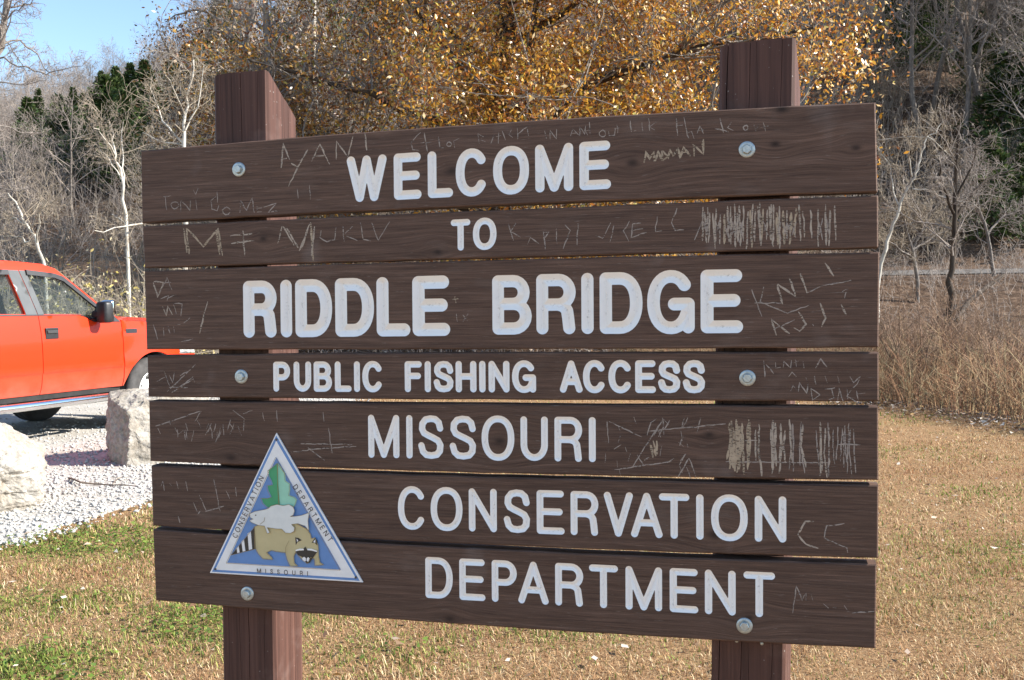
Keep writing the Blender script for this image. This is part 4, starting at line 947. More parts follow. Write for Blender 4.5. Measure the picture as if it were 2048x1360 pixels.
# ------------------------------------------------------------------ pickup truck
def paint_mat():
    m, nt, b, out = mat_new('red_car_paint')
    co = obj_co(nt)
    n = noise_n(nt, co, 1.6, 4, 0.6)
    d = noise_n(nt, co, 900, 2, 0.5)
    sep = nt.nodes.new('ShaderNodeSeparateXYZ'); nt.links.new(co, sep.inputs[0])
    c = mix(nt, (0.60, 0.034, 0.003), (0.55, 0.030, 0.003), n)
    # road dust along the sills
    dust = math_n(nt, 'MULTIPLY', math_n(nt, 'MULTIPLY', math_n(nt, 'SUBTRACT', 0.80, sep.outputs[2]), 1.2, True), noise_n(nt, co, 5, 5, 0.65))
    c = mix(nt, c, (0.42, 0.30, 0.22), dust)
    nt.links.new(c, b.inputs['Base Color'])
    setc(b, rough=0.42, coat=0.35, coat_rough=0.08, spec=0.25)
    return m
RED = paint_mat()
BLK = simple_mat('black_trim_plastic', (0.018, 0.018, 0.02), 0.45, var=0.3, scale=30)
GRYTRIM = simple_mat('grey_pillar_trim', (0.085, 0.09, 0.09), 0.35, var=0.15, scale=6)
DARKIN = simple_mat('dark_cabin_cloth', (0.035, 0.035, 0.04), 0.9, var=0.4, scale=20)
CHROME = simple_mat('chrome', (0.75, 0.76, 0.78), 0.12, 1.0, var=0.05, scale=4)
RUBBER = simple_mat('tyre_rubber', (0.055, 0.052, 0.05), 0.85, var=0.35, scale=14, bmp=0.3)
STEEL = simple_mat('pale_steel_rim', (0.58, 0.57, 0.54), 0.45, 0.35, var=0.15, scale=18)
UNDER = simple_mat('dark_underbody', (0.02, 0.019, 0.018), 0.9, var=0.4, scale=9)
def glass_mat(name, tint, alpha):
    m, nt, b, out = mat_new(name)
    n = noise_n(nt, obj_co(nt), 3, 3)
    setc(b, rough=0.03, spec=0.6)
    nt.links.new(ramp(nt, n, [(0.3, tuple(x * 0.8 for x in tint)), (0.7, tint)]), b.inputs['Base Color'])
    t = nt.nodes.new('ShaderNodeBsdfTransparent'); t.inputs[0].default_value = (tint[0] * 0.3 + 0.82, tint[1] * 0.3 + 0.86, tint[2] * 0.3 + 0.86, 1)
    mx = nt.nodes.new('ShaderNodeMixShader'); mx.inputs[0].default_value = alpha
    nt.links.new(t.outputs[0], mx.inputs[1]); nt.links.new(b.outputs[0], mx.inputs[2]); nt.links.new(mx.outputs[0], out.inputs['Surface'])
    return m
WGLASS = glass_mat('window_glass', (0.08, 0.10, 0.10), 0.22)
LENS = glass_mat('lamp_lens', (0.75, 0.75, 0.75), 0.5)
TAIL = simple_mat('tail_lamp_red', (0.45, 0.02, 0.02), 0.2, coat=0.6)

TRUCK_A = rad(68.0)
truck = empty('pickup_truck', (0, 0, 0), TRUCK_A)
TB = Vector((-4.80, 10.30)) - Vector((math.sin(TRUCK_A), -math.cos(TRUCK_A))) * 0.985
truck.location = (TB.x, TB.y, 0.07)
tag(truck, 'bright red extended-cab pickup truck parked on the white gravel', 'pickup truck')

HALFZ = [0.30, 0.48, 0.52, 0.60, 0.695, 0.71, 0.725, 0.80, 1.00, 1.13, 1.22, 1.31, 1.36, 1.60, 1.84, 1.90]
HALFY = [0.90, 0.915, 0.935, 0.960, 0.972, 0.975, 0.984, 0.988, 0.985, 0.972, 0.958, 0.940, 0.925, 0.835, 0.735, 0.70]
def half(x, z):
    y = float(np.interp(z, HALFZ, HALFY))
    if x > 1.85: y -= 0.20 * (x - 1.85) ** 2
    if x > 1.14 and z > 1.10: y -= 0.35 * (z - 1.10)
    if z > 1.36 and x > 0.25: y -= 0.04 * (x - 0.25)
    # flared arches
    for ax in (1.60, -2.06):
        r = math.hypot(x - ax, z - 0.40)
        if r < 0.66: y += 0.028 * (1 - (r - 0.46) / 0.20) if r > 0.46 else 0.028
    return y

def panel(name, outline, side, mat, parent, holes=(), cell=0.055, depth=0.03, off=0.0, smooth=True):
    loops = [dense(outline)] + [dense(h) for h in holes]
    xs = [p[0] for p in outline]; zs = [p[1] for p in outline]
    gx = np.arange(min(xs), max(xs), cell); gz = np.unique(np.concatenate([np.arange(min(zs), max(zs), cell), [z for z in (0.695, 0.71, 0.725) if min(zs) < z < max(zs)]]))
    G = np.array([(x, z) for x in gx for z in gz])
    ok = in_poly(G, loops[0])
    allp = np.array([p for l in loops for p in l])
    for h in loops[1:]: ok &= ~in_poly(G, h)
    G = G[ok]
    if len(G):
        d = np.min(np.hypot(G[:, None, 0] - allp[None, :, 0], G[:, None, 1] - allp[None, :, 1]), 1); G = G[d > 0.012]
    v, f, nb, _ = cdt(loops, G)
    c = v[f].mean(1); k = in_poly(c, loops[0])
    for h in loops[1:]: k &= ~in_poly(c, h)
    f = f[k]
    V = [(p[0], side * (half(p[0], p[1]) + off), p[1]) for p in v]
    F = [tuple(int(q) for q in t) for t in f]
    cnt = {}
    for t in F:
        for a, b2 in ((t[0], t[1]), (t[1], t[2]), (t[2], t[0])): cnt.setdefault((min(a, b2), max(a, b2)), []).append((a, b2))
    rim = {}
    for e, l in cnt.items():
        if len(l) == 1:
            for q in e:
                if q not in rim: rim[q] = len(V); V += [V[q], (V[q][0], V[q][1] - side * depth, V[q][2])]
    FR = [(rim[l[0][1]], rim[l[0][0]], rim[l[0][0]] + 1, rim[l[0][1]] + 1) for e, l in cnt.items() if len(l) == 1]
    me = py_mesh(name, V, F + FR, mat)
    if smooth:
        for i, p in enumerate(me.polygons): p.use_smooth = i < len(F)
    return link(name, me, parent)

def dense(poly, step=0.045):
    o = []
    for i, a in enumerate(poly):
        b2 = poly[(i + 1) % len(poly)]; L = math.hypot(b2[0] - a[0], b2[1] - a[1]); k = max(1, int(L / step))
        o += [(a[0] + (b2[0] - a[0]) * j / k, a[1] + (b2[1] - a[1]) * j / k) for j in range(k)]
    return o
def arch(ax, z0, R=0.465, n=22):
    """points over a wheel opening, front to back at height z0"""
    t0 = math.asin((z0 - 0.40) / R)
    return [(ax + R * math.cos(t0 + (math.pi - 2 * t0) * k / n), 0.40 + R * math.sin(t0 + (math.pi - 2 * t0) * k / n)) for k in range(n + 1)]

FRONT_WIN = [(0.075, 1.325), (0.56, 1.318), (0.70, 1.262), (0.80, 1.255), (0.985, 1.29), (0.47, 1.715), (0.36, 1.745), (0.015, 1.772)]
REAR_WIN = [(-0.60, 1.335), (-0.155, 1.328), (-0.215, 1.768), (-0.56, 1.765), (-0.60, 1.72)]
DOOR = [(0.004, 0.50), (1.124, 0.50), (1.128, 1.225), (0.735, 1.230), (0.62, 1.285), (0.54, 1.308), (0.004, 1.312)]
for side in (-1, 1):
    d = panel('door', DOOR, side, RED, truck)
    # recessed handle in a black surround
    mb = MB(); y = side * half(0.13, 1.12)
    mb.box((0.135, y + side * 0.004, 1.125), (0.165, 0.016, 0.115), bev=0.006)
    h = mb.build('handle', BLK, d)
    MB().box((0.135, y + side * 0.016, 1.140), (0.135, 0.014, 0.030), bev=0.005).build('handle', simple_mat('worn_black_handle', (0.05, 0.05, 0.05), 0.35), d)
    panel('door', [(-0.700, 0.50), (-0.004, 0.50), (-0.004, 1.312), (-0.715, 1.312)], side, RED, truck)
    panel('cab_corner', [(-0.975, 0.52), (-0.708, 0.50), (-0.722, 1.312), (-0.975, 1.312)], side, RED, truck)
    f_out = [(1.136, 0.50)] + arch(1.60, 0.50)[::-1] + [(2.14, 0.56), (2.36, 0.60), (2.40, 0.80), (2.06, 0.82), (2.03, 1.06), (2.34, 1.10), (2.0, 1.165), (1.6, 1.215), (1.136, 1.245)]
    fe = panel('fender', f_out, side, RED, truck)
    MB().box((1.275, side * (half(1.275, 1.115) + 0.003), 1.115), (0.175, 0.010, 0.052), bev=0.004).build('badge', simple_mat('dark_badge', (0.07, 0.07, 0.08), 0.3, 0.5), fe)
    panel('headlight', [(2.075, 0.835), (2.395, 0.815), (2.365, 1.085), (2.045, 1.05)], side, LENS, truck, depth=0.05)
    panel('bed_side', [(-3.16, 0.55), (-2.56, 0.50)] + arch(-2.06, 0.50) + [(-1.5, 0.50), (-0.99, 0.50), (-0.99, 1.30), (-3.16, 1.30)], side, RED, truck)
    panel('tail_lamp', [(-3.17, 0.95), (-3.05, 0.95), (-3.05, 1.24), (-3.17, 1.24)], side, TAIL, truck, off=0.006)
    # upper cab with its window openings
    gh = panel('cab_frame', [(-0.975, 1.316), (0.55, 1.316), (0.63, 1.292), (0.745, 1.236), (1.128, 1.232), (1.10, 1.262), (0.42, 1.808), (0.26, 1.852), (-0.10, 1.872), (-0.80, 1.868), (-0.93, 1.84), (-0.975, 1.76)], side, RED, truck, holes=(FRONT_WIN, REAR_WIN), depth=0.05)
    panel('window', FRONT_WIN, side, WGLASS, truck, off=-0.020, depth=0.004)
    panel('window', REAR_WIN, side, WGLASS, truck, off=-0.020, depth=0.004)
    panel('pillar_trim', [(-0.150, 1.322), (-0.012, 1.322), (-0.075, 1.778), (-0.212, 1.778)], side, GRYTRIM, truck, off=0.006, depth=0.012)
    panel('pillar_trim', [(-0.004, 1.322), (0.072, 1.322), (0.012, 1.776), (-0.066, 1.778)], side, GRYTRIM, truck, off=0.006, depth=0.012)
    # belt seal, mirror sail and rain visors
    panel('window_seal', [(-0.62, 1.314), (0.545, 1.309), (0.635, 1.285), (0.745, 1.230), (0.80, 1.230), (0.80, 1.252), (0.70, 1.258), (0.56, 1.314), (-0.62, 1.330)], side, BLK, truck, off=0.007, depth=0.01)
    panel('mirror_sail', [(0.76, 1.232), (1.115, 1.226), (0.985, 1.335), (0.90, 1.40), (0.80, 1.36), (0.76, 1.27)], side, BLK, truck, off=0.009, depth=0.012)
    panel('rain_visor', [(0.005, 1.735), (0.35, 1.708), (0.46, 1.672), (0.93, 1.29), (0.985, 1.30), (0.475, 1.725), (0.36, 1.756), (0.012, 1.785)], side, BLK, truck, off=0.026, depth=0.03)
    panel('rain_visor', [(-0.58, 1.725), (-0.215, 1.73), (-0.217, 1.782), (-0.56, 1.778)], side, BLK, truck, off=0.026, depth=0.03)
    # mirror
    mb = MB(); mb.box((0.77, side * 1.0, 1.315), (0.10, 0.14, 0.07), bev=0.015)
    arm = mb.build('mirror', BLK, truck)
    MB().box((0.775, side * 1.075, 1.335), (0.125, 0.16, 0.235), rz=side * 0.12, bev=0.035).build('mirror_housing', BLK, arm, True)
    MB().box((0.825, side * 1.075, 1.375), (0.075, 0.162, 0.185), rz=side * 0.12, bev=0.03).build('mirror_cap', CHROME, arm, True)
    # step bar
    sb = MB().tube([(-0.86, side * 0.80, 0.42), (-0.78, side * 0.97, 0.405), (-0.68, side * 1.0, 0.40), (0.95, side * 1.0, 0.40), (1.05, side * 0.97, 0.405), (1.12, side * 0.80, 0.42)], 0.043, 14).build('step_bar', CHROME, truck, True)
    for x in (-0.55, 0.15, 0.8): MB().tube([(x, side * 0.98, 0.41), (x, side * 0.70, 0.50)], 0.018, 8).build('bracket', UNDER, sb)
    # dark sill behind the step bar
    MB().box((0.10, side * 0.89, 0.475), (2.1, 0.05, 0.06)).build('sill', UNDER, truck)

def surf(name, xs, ys_f, z_f, mat, parent=truck, smooth=True):
    V = []; n = 13
    for x in xs:
        w = ys_f(x)
        for k in range(n):
            t = -1 + 2 * k / (n - 1); V.append((x, w * t, z_f(x, t)))
    F = [(i * n + k, (i + 1) * n + k, (i + 1) * n + k + 1, i * n + k + 1) for i in range(len(xs) - 1) for k in range(n - 1)]
    return link(name, py_mesh(name, V, F, mat, smooth), parent)
surf('roof', list(np.linspace(-0.975, 0.43, 16)), lambda x: 0.742 - 0.03 * max(0, x), lambda x, t: (1.905 - 0.05 * t ** 4 - 0.03 * t * t) - 0.45 * max(0, x - 0.20) ** 1.4 - 0.8 * max(0, -0.82 - x) ** 1.5, RED)
surf('hood', list(np.linspace(1.12, 2.42, 16)), lambda x: 0.905 - 0.20 * max(0, x - 1.85) ** 2 - 0.02, lambda x, t: 1.295 - 0.055 * (x - 1.12) - 0.045 * abs(t) ** 4 - 0.5 * max(0, x - 2.1) ** 2 + (0.015 if 0.45 < abs(t) < 0.75 else 0), RED)
surf('windshield', list(np.linspace(0.40, 1.14, 8)), lambda x: 0.70 + (x - 0.40) * 0.22, lambda x, t: 1.835 - (x - 0.40) * 0.755 - 0.02 * t * t, WGLASS)
surf('cowl', [1.08, 1.16], lambda x: 0.88, lambda x, t: 1.262 - 0.02 * t * t, BLK)
# rear wall of the cab with its window
mb = MB(); mb.box((-0.985, 0, 1.00), (0.03, 1.84, 0.66)); mb.box((-0.985, 0, 1.82), (0.03, 1.46, 0.10)); mb.box((-0.985, 0.76, 1.55), (0.03, 0.14, 0.46)); mb.box((-0.985, -0.76, 1.55), (0.03, 0.14, 0.46))
mb.build('cab_back', RED, truck)
MB().box((-0.985, 0, 1.55), (0.008, 1.40, 0.44)).build('rear_window', WGLASS, truck)
mb = MB(); mb.box((-2.07, 0, 0.72), (2.14, 1.62, 0.05)); mb.box((-1.01, 0, 1.0), (0.035, 1.80, 0.58)); mb.build('bed_floor', RED, truck)
for s in (-1, 1): MB().box((-2.07, s * 0.84, 1.0), (2.1, 0.04, 0.58)).build('bed_wall', RED, truck)
MB().box((-3.155, 0, 1.0), (0.05, 1.58, 0.60), bev=0.015).build('tailgate', RED, truck)
MB().box((-3.24, 0, 0.62), (0.16, 1.80, 0.20), bev=0.03).build('rear_bumper', CHROME, truck)
# nose
MB().box((2.30, 0, 0.96), (0.18, 1.30, 0.26), bev=0.03).build('grille', BLK, truck)
for z in (0.90, 0.97, 1.04): MB().box((2.395, 0, z), (0.03, 1.20, 0.03), bev=0.006).build('grille_bar', CHROME, truck)
mb = MB(); P = [(2.30, -0.93), (2.46, -0.84), (2.54, -0.45), (2.56, 0), (2.54, 0.45), (2.46, 0.84), (2.30, 0.93)]
V = [(x, y, z) for z in (0.52, 0.56, 0.80, 0.83) for x, y in P]
V = [(x - (0.03 if z in (0.52, 0.83) else 0), y, z) for x, y, z in V]
mb.add(V, [(i * 7 + k, i * 7 + k + 1, (i + 1) * 7 + k + 1, (i + 1) * 7 + k) for i in range(3) for k in range(6)]).build('front_bumper', CHROME, truck, True)
# chassis, engine bay walls and cabin
mb = MB(); mb.box((-0.5, 0, 0.50), (5.2, 1.0, 0.22)); mb.box((1.6, 0, 0.85), (1.2, 1.2, 0.5)); mb.box((0.05, 0, 0.60), (2.1, 1.72, 0.16)); mb.box((1.12, 0, 0.92), (0.05, 1.72, 0.62)); mb.build('chassis', UNDER, truck)
for ax in (1.60, -2.06): MB().tube([(ax, -0.8, 0.40), (ax, 0.8, 0.40)], 0.06, 10).build('axle', UNDER, truck)
for s in (-1, 1):
    se = MB().box((0.12, s * 0.38, 0.92), (0.52, 0.52, 0.16), bev=0.05).build('seat', DARKIN, truck)
    MB().box((-0.16, s * 0.38, 1.24), (0.16, 0.50, 0.62), ry=-0.22, bev=0.05).build('backrest', DARKIN, se)
    MB().box((-0.24, s * 0.38, 1.60), (0.10, 0.26, 0.18), ry=-0.15, bev=0.035).build('headrest', DARKIN, se)
MB().box((-0.72, 0, 1.15), (0.20, 1.5, 0.62), ry=-0.12, bev=0.05).build('rear_seat', DARKIN, truck)
MB().box((0.92, 0, 1.16), (0.36, 1.66, 0.24), bev=0.06).build('dashboard', DARKIN, truck)
sw = MB(); sw.tube([(0.60 + 0.06 * math.sin(a), 0.38 + 0.19 * math.cos(a), 1.24 + 0.18 * math.sin(a)) for a in np.linspace(0, 2 * math.pi, 25)], 0.014, 6); sw.build('steering_wheel', BLK, truck, True)
# wheels
def wheel(x, side):
    w = empty('wheel', (x, side * 0.86, 0.40)); w.parent = truck
    s = side
    prof = [(0.235, -0.115), (0.27, -0.125), (0.345, -0.128), (0.383, -0.110), (0.398, -0.085), (0.400, -0.05), (0.394, -0.045), (0.394, -0.035), (0.400, -0.03), (0.401, 0.0), (0.400, 0.03), (0.394, 0.035), (0.394, 0.045), (0.400, 0.05), (0.398, 0.085), (0.383, 0.110), (0.345, 0.128), (0.27, 0.125), (0.235, 0.115)]
    MB().lathe([(r, h) for r, h in prof], (0, 0, 0), 'Y', 48).build('tyre', RUBBER, w, True)
    rp = [(0.238, 0.112), (0.232, 0.122), (0.222, 0.118), (0.205, 0.075), (0.190, 0.055), (0.150, 0.062), (0.110, 0.085), (0.075, 0.088), (0.072, 0.125), (0.0, 0.128)]
    rim = MB().lathe([(r, s * h) for r, h in rp], (0, 0, 0), 'Y', 48).build('rim', STEEL, w, True)
    MB().lathe([(0.238, -s * 0.11), (0.225, -s * 0.0), (0.225, s * 0.05)], (0, 0, 0), 'Y', 32).build('rim_barrel', UNDER, w, True)
    for k in range(7):
        a = 2 * math.pi * k / 7
        hb = MB().lathe([(0.0, s * 0.0), (0.023, s * 0.0), (0.026, -s * 0.012)], (0, 0, 0), 'Y', 12).build('rim_slot', UNDER, rim)
        hb.location = (0.157 * math.cos(a), s * 0.064, 0.157 * math.sin(a)); hb.scale = (1, 1, 1)
for x in (1.60, -2.06):
    for s in (-1, 1): wheel(x, s)
# dark liners inside the arches
for x in (1.60, -2.06):
    for s in (-1, 1):
        V = []
        for k in range(17):
            a = math.pi * k / 16
            for y in (0.62, 0.93): V.append((x + 0.475 * math.cos(a), s * y, 0.40 + 0.475 * math.sin(a)))
        lin = MB().add(V, [(2 * k, 2 * k + 1, 2 * k + 3, 2 * k + 2) for k in range(16)])
        lin.box((x, s * 0.61, 0.66), (0.94, 0.02, 0.40)); lin.build('wheel_liner', UNDER, truck)
# ------------------------------------------------------------------ limestone boulders along the lot
def rock_mat():
    m, nt, b, out = mat_new('white_limestone')
    co = obj_co(nt)
    n = noise_n(nt, co, 3.0, 6, 0.65); f = noise_n(nt, co, 26, 6, 0.7); p = noise_n(nt, co, 11, 5, 0.7, 0.8)
    c = ramp(nt, n, [(0.3, (0.30, 0.255, 0.20)), (0.5, (0.39, 0.355, 0.305)), (0.7, (0.46, 0.435, 0.40))])
    c = mix(nt, c, (0.20, 0.145, 0.09), ramp(nt, p, [(0.60, (0, 0, 0)), (0.75, (0.65, 0.65, 0.65))]))
    c = mix(nt, c, ramp(nt, f, [(0.3, (0.42, 0.39, 0.35)), (0.6, (1, 1, 1))]), 0.75, 'MULTIPLY')
    nt.links.new(c, b.inputs['Base Color']); setc(b, rough=0.9, spec=0.2)
    bump(nt, b, math_n(nt, 'ADD', math_n(nt, 'MULTIPLY', p, 0.7), math_n(nt, 'MULTIPLY', f, 0.4)), 0.8, 0.03)
    return m
ROCK = rock_mat()
def boulder(loc, size, rz, cuts, seed, label, amp=0.05, layers=0.02):
    bm = bmesh.new(); bmesh.ops.create_icosphere(bm, subdivisions=6, radius=1.0)
    off = Vector((seed * 7.3, seed * 3.1, seed * 1.7))
    C = [(Vector(n).normalized(), d) for n, d in cuts]
    for v in bm.verts:
        p = v.co.normalized()
        m = max(abs(p.x), abs(p.y), abs(p.z)); q = p.lerp(p / m, 0.62)
        r = 1.0
        for n, d in C:
            t = q.dot(n)
            if t > 1e-6: r = min(r, d / t)
        q = q * r
        q += p * amp * (noise.fractal(q * 1.8 + off, 1.0, 2.0, 5) + 0.7 * noise.fractal(q * 5 + off, 0.9, 2.0, 4))
        l = math.sin((q.z * 9 + 1.5 * noise.noise(q * 1.5 + off)) * 2.2)
        q += p * layers * (1 if l > 0.2 else -0.6) * max(0, noise.noise(q * 2.4 + off * 2) + 0.25)
        cell = noise.voronoi(q * 3.3 + off)[0]
        q -= p * 0.05 * max(0, 0.28 - (cell[1] - cell[0])) * 1.2
        v.co = Vector((q.x * size[0] / 2, q.y * size[1] / 2, q.z * size[2] / 2))
    me = bpy.data.meshes.new('boulder'); bm.to_mesh(me); bm.free(); me.materials.append(ROCK)
    o = link('boulder', me); o.location = loc; o.rotation_euler = (0, 0, rz)
    return tag(o, label, 'boulder')
b1 = at(-28, 1015, 7.15)
boulder((b1.x - 0.12, 7.18, 0.26), (0.96, 0.78, 0.80), 0.3, [((0.9, -0.2, 0.55), 0.80), ((0.2, -0.9, 0.4), 0.82), ((-0.2, 0.1, 1), 0.86), ((0.6, -0.8, -0.1), 0.85), ((0.75, 0.1, 0.9), 0.93)], 3, 'rough pitted white limestone boulder where the lawn meets the gravel', 0.075, 0.03)
b2 = at(300, 925, 9.2)
boulder((b2.x + 0.06, 9.32, 0.34), (0.92, 0.60, 0.78), 0.62, [((-0.35, -0.25, 0.9), 0.90), ((0.1, -1, 0.25), 0.80), ((0, 0, 1), 0.90), ((-1, -0.15, 0.05), 0.90)], 6, 'blocky upright white limestone boulder beside the truck front wheel', 0.05, 0.025)
# a thin fallen branch on the gravel
def fallen_branch():
    P = [at(px, py, d) for px, py, d in ((138, 966, 8.28), (150, 974, 8.15), (162, 979, 8.05), (190, 979, 8.05), (224, 979, 8.0), (244, 984, 7.95), (272, 990, 7.85))]
    P = [(p.x, p.y, tz(p.x, p.y) + 0.032 + 0.01 * math.sin(i * 1.3)) for i, p in enumerate(P)]
    Q = [P[4], tuple(at(234, 972, 8.2)), tuple(at(244, 966, 8.3))]
    Q = [Q[0]] + [(q[0], q[1], tz(q[0], q[1]) + 0.035) for q in Q[1:]]
    mb = MB(); mb.tube(P, [0.009, 0.008, 0.008, 0.007, 0.006, 0.005, 0.003], 6); mb.tube(Q, [0.005, 0.004, 0.002], 5)
    return tag(mb.build('fallen_branch', simple_mat('dead_bark', (0.16, 0.12, 0.09), 0.9, var=0.3, scale=60)), 'thin forked dead branch lying on the white gravel', 'branch')
fallen_branch()
# ------------------------------------------------------------------ trees
def tubes(chains, k):
    """chains: list of (points, radii) -> vertices, quads"""
    groups = {}
    for p, r in chains: groups.setdefault(len(p), []).append((p, r))
    Vs, Fs, o = [], [], 0
    ang = np.arange(k) * 2 * math.pi / k
    for n, g in groups.items():
        P = np.array([[tuple(q) for q in p] for p, r in g], dtype=float); R = np.array([r for p, r in g], dtype=float)
        T = np.empty_like(P); T[:, 1:-1] = P[:, 2:] - P[:, :-2]; T[:, 0] = P[:, 1] - P[:, 0]; T[:, -1] = P[:, -1] - P[:, -2]
        T /= np.linalg.norm(T, axis=2, keepdims=True) + 1e-9
        ax = P[:, -1] - P[:, 0]
        ref = np.where((np.abs(ax[:, 2]) > 0.8 * np.linalg.norm(ax, axis=1))[:, None], np.array([[1.0, 0.13, 0]]), np.array([[0, 0.1, 1.0]]))[:, None, :]
        A = np.cross(T, np.broadcast_to(ref, T.shape)); A /= np.linalg.norm(A, axis=2, keepdims=True) + 1e-9
        B = np.cross(T, A)
        V = P[:, :, None] + R[:, :, None, None] * (A[:, :, None] * np.cos(ang)[None, None, :, None] + B[:, :, None] * np.sin(ang)[None, None, :, None])
        m = len(g)
        base = o + (np.arange(m)[:, None, None] * n + np.arange(n - 1)[None, :, None]) * k
        a = np.arange(k)[None, None, :]; a2 = (a + 1) % k
        F = np.stack([base + a, base + a2, base + k + a2, base + k + a], -1).reshape(-1, 4)
        Vs.append(V.reshape(-1, 3)); Fs.append(F); o += m * n * k
    return np.concatenate(Vs), np.concatenate(Fs)

def tube_mesh(name, sets, mat):
    """sets: list of (chains, sides)"""
    Vs, Fs, o = [], [], 0
    for ch, k in sets:
        if not ch: continue
        v, f = tubes(ch, k); Vs.append(v); Fs.append(f + o); o += len(v)
    return np_mesh(name, np.concatenate(Vs), np.concatenate(Fs), mat, True)

def rvec(rg): return Vector((rg.gauss(0, 1), rg.gauss(0, 1), rg.gauss(0, 1)))

def grow(ch, rg, p, d, L, r, lev, cfg):
    n = cfg['n'][lev]; pts = [p]; rs = [r]; dd = d.normalized()
    for i in range(n):
        dd = (dd + rvec(rg) * cfg['wob'][lev] + Vector((0, 0, cfg['up'][lev]))).normalized()
        pts.append(pts[-1] + dd * (L / n)); rs.append(max(r * (1 - (i + 1) / n * (1 - cfg['tip'])), cfg['rmin'] * 0.6))
    ch[lev].append((pts, rs))
    sprout(ch, rg, pts, rs, L, lev, cfg)

def sprout(ch, rg, pts, rs, L, lev, cfg):
    if lev + 1 >= len(cfg['n']): return
    n = len(pts) - 1
    for j in range(cfg['k'][lev]):
        t = cfg['t0'][lev] + (1 - cfg['t0'][lev]) * ((j + rg.random()) / cfg['k'][lev])
        q = min(t * n, n - 1e-4); i = int(q); u = q - i
        pos = pts[i].lerp(pts[i + 1], u); rr = rs[i] + (rs[i + 1] - rs[i]) * u
        ax = (pts[i + 1] - pts[i]).normalized()
        side = ax.cross(rvec(rg)).normalized()
        a = rad(cfg['ang'][lev]) * rg.uniform(0.7, 1.3)
        dd = ax * math.cos(a) + side * math.sin(a)
        grow(ch, rg, pos, dd, L * cfg['len'][lev] * (1.15 - 0.6 * t) * rg.uniform(0.7, 1.25), max(rr * cfg['rr'][lev], cfg['rmin']), lev + 1, cfg)

def bark_mat(name, lo, hi, scale=14, patch=None):
    m, nt, b, out = mat_new(name)
    co = obj_co(nt); mp = nt.nodes.new('ShaderNodeMapping'); mp.inputs['Scale'].default_value = (1, 1, 0.25); nt.links.new(co, mp.inputs[0])
    n = noise_n(nt, mp.outputs[0], scale, 5, 0.65)
    c = ramp(nt, n, [(0.3, lo), (0.7, hi)])
    if patch: c = mix(nt, c, patch, ramp(nt, noise_n(nt, co, 3.2, 4), [(0.52, (0, 0, 0)), (0.6, (0.8, 0.8, 0.8))]))
    nt.links.new(c, b.inputs['Base Color']); setc(b, rough=0.9, spec=0.15); bump(nt, b, n, 0.5, 0.02)
    return m
BARK_G = bark_mat('grey_bark', (0.105, 0.09, 0.08), (0.29, 0.255, 0.225))
TWIG_G = bark_mat('grey_brown_twigs', (0.16, 0.135, 0.118), (0.40, 0.345, 0.305), 3)
BARK_W = bark_mat('pale_sycamore_bark', (0.38, 0.345, 0.29), (0.62, 0.59, 0.53), 8, (0.25, 0.21, 0.165))
TWIG_T = bark_mat('tan_twigs', (0.17, 0.135, 0.10), (0.40, 0.34, 0.265), 4)
BARK_D = bark_mat('dark_oak_bark', (0.030, 0.022, 0.017), (0.10, 0.078, 0.06), 10)
TWIG_D = bark_mat('oak_twigs', (0.12, 0.10, 0.085), (0.30, 0.265, 0.23), 4)

def copy_tree(src, loc, rz, sc, label=None, group=None):
    r = src.copy(); COL.objects.link(r); r.location = loc; r.rotation_euler = (0, 0, rz); r.scale = (sc[0], sc[0], sc[1])
    if label: r['label'] = label
    if group: r['group'] = group
    for c in src.children:
        k = c.copy(); COL.objects.link(k); k.parent = r
    return r

# --- bare hardwood prototypes
def bare_tree(seed, H, spread, rtrunk, k, far=False):
    rg = random.Random(seed)
    cfg = dict(n=[9, 5, 4, 3], wob=[0.07, 0.16, 0.22, 0.28], up=[0.05, 0.10, 0.05, 0.02], k=k, t0=[0.28, 0.25, 0.2], ang=[48, 46, 48], len=[spread, 0.55, 0.55], rr=[0.55, 0.55, 0.6], tip=0.25, rmin=0.011 if far else 0.006)
    ch = [[], [], [], []]
    grow(ch, rg, Vector((0, 0, -0.3)), Vector((rg.gauss(0, 0.08), rg.gauss(0, 0.08), 1)), H, rtrunk, 0, cfg)
    return ch
def sky_room(x, y):
    """how high a tree at (x, y) may reach below the far ridge line"""
    px = 1024 + FPX * x / y
    return EYE + (624 - 0.016 * px - np.interp(px, [-200, 0, 130, 300, 390, 450, 520], [240, 205, 172, 125, 85, 0, -500])) / FPX * y
def hit(px, py):
    """point of the hillside seen at this spot of the photograph"""
    for d in np.arange(36, 240, 0.5):
        p = at(px, py, d)
        if tz(p.x, p.y) >= p.z: return p.x, p.y
    return p.x, p.y
def hill_words(x, y):
    a = x / y
    if a < -0.30: return 'above the red truck'
    if a < 0.33: return 'behind the golden oak'
    return 'above the road past the weeds'
HL = 'leafless grey hardwood tree on the steep hillside '; HG = 'bare trees on the hillside'
def tree_obj(name, ch, mat_t, mat_c, label, cat, group=None, loc=(0, 0, 0)):
    r = empty(name, loc)
    link('trunk', tube_mesh('trunk', [(ch[0], 7)], mat_t), r)
    link('crown', tube_mesh('crown', [(ch[1], 4)] + [(c, 3) for c in ch[2:]], mat_c), r)
    return tag(r, label, cat, group)
rg = random.Random(77)
protos = [bare_tree(100 + s, 9.5 + s * 0.7, 0.40 + 0.03 * (s % 3), 0.12, [17, 7, 6], True) for s in range(5)]
def hill_spots(n, rg):
    o = []
    while len(o) < n:
        y = 38 + 92 * rg.random() ** 1.2; x = rg.uniform(-0.60, 0.60) * y
        yr = float(np.interp(x, RX, RY))
        if y > yr + 8: continue
        if -0.12 < x / y < 0.22 and rg.random() < 0.45: continue
        o.append((x, y))
    return o
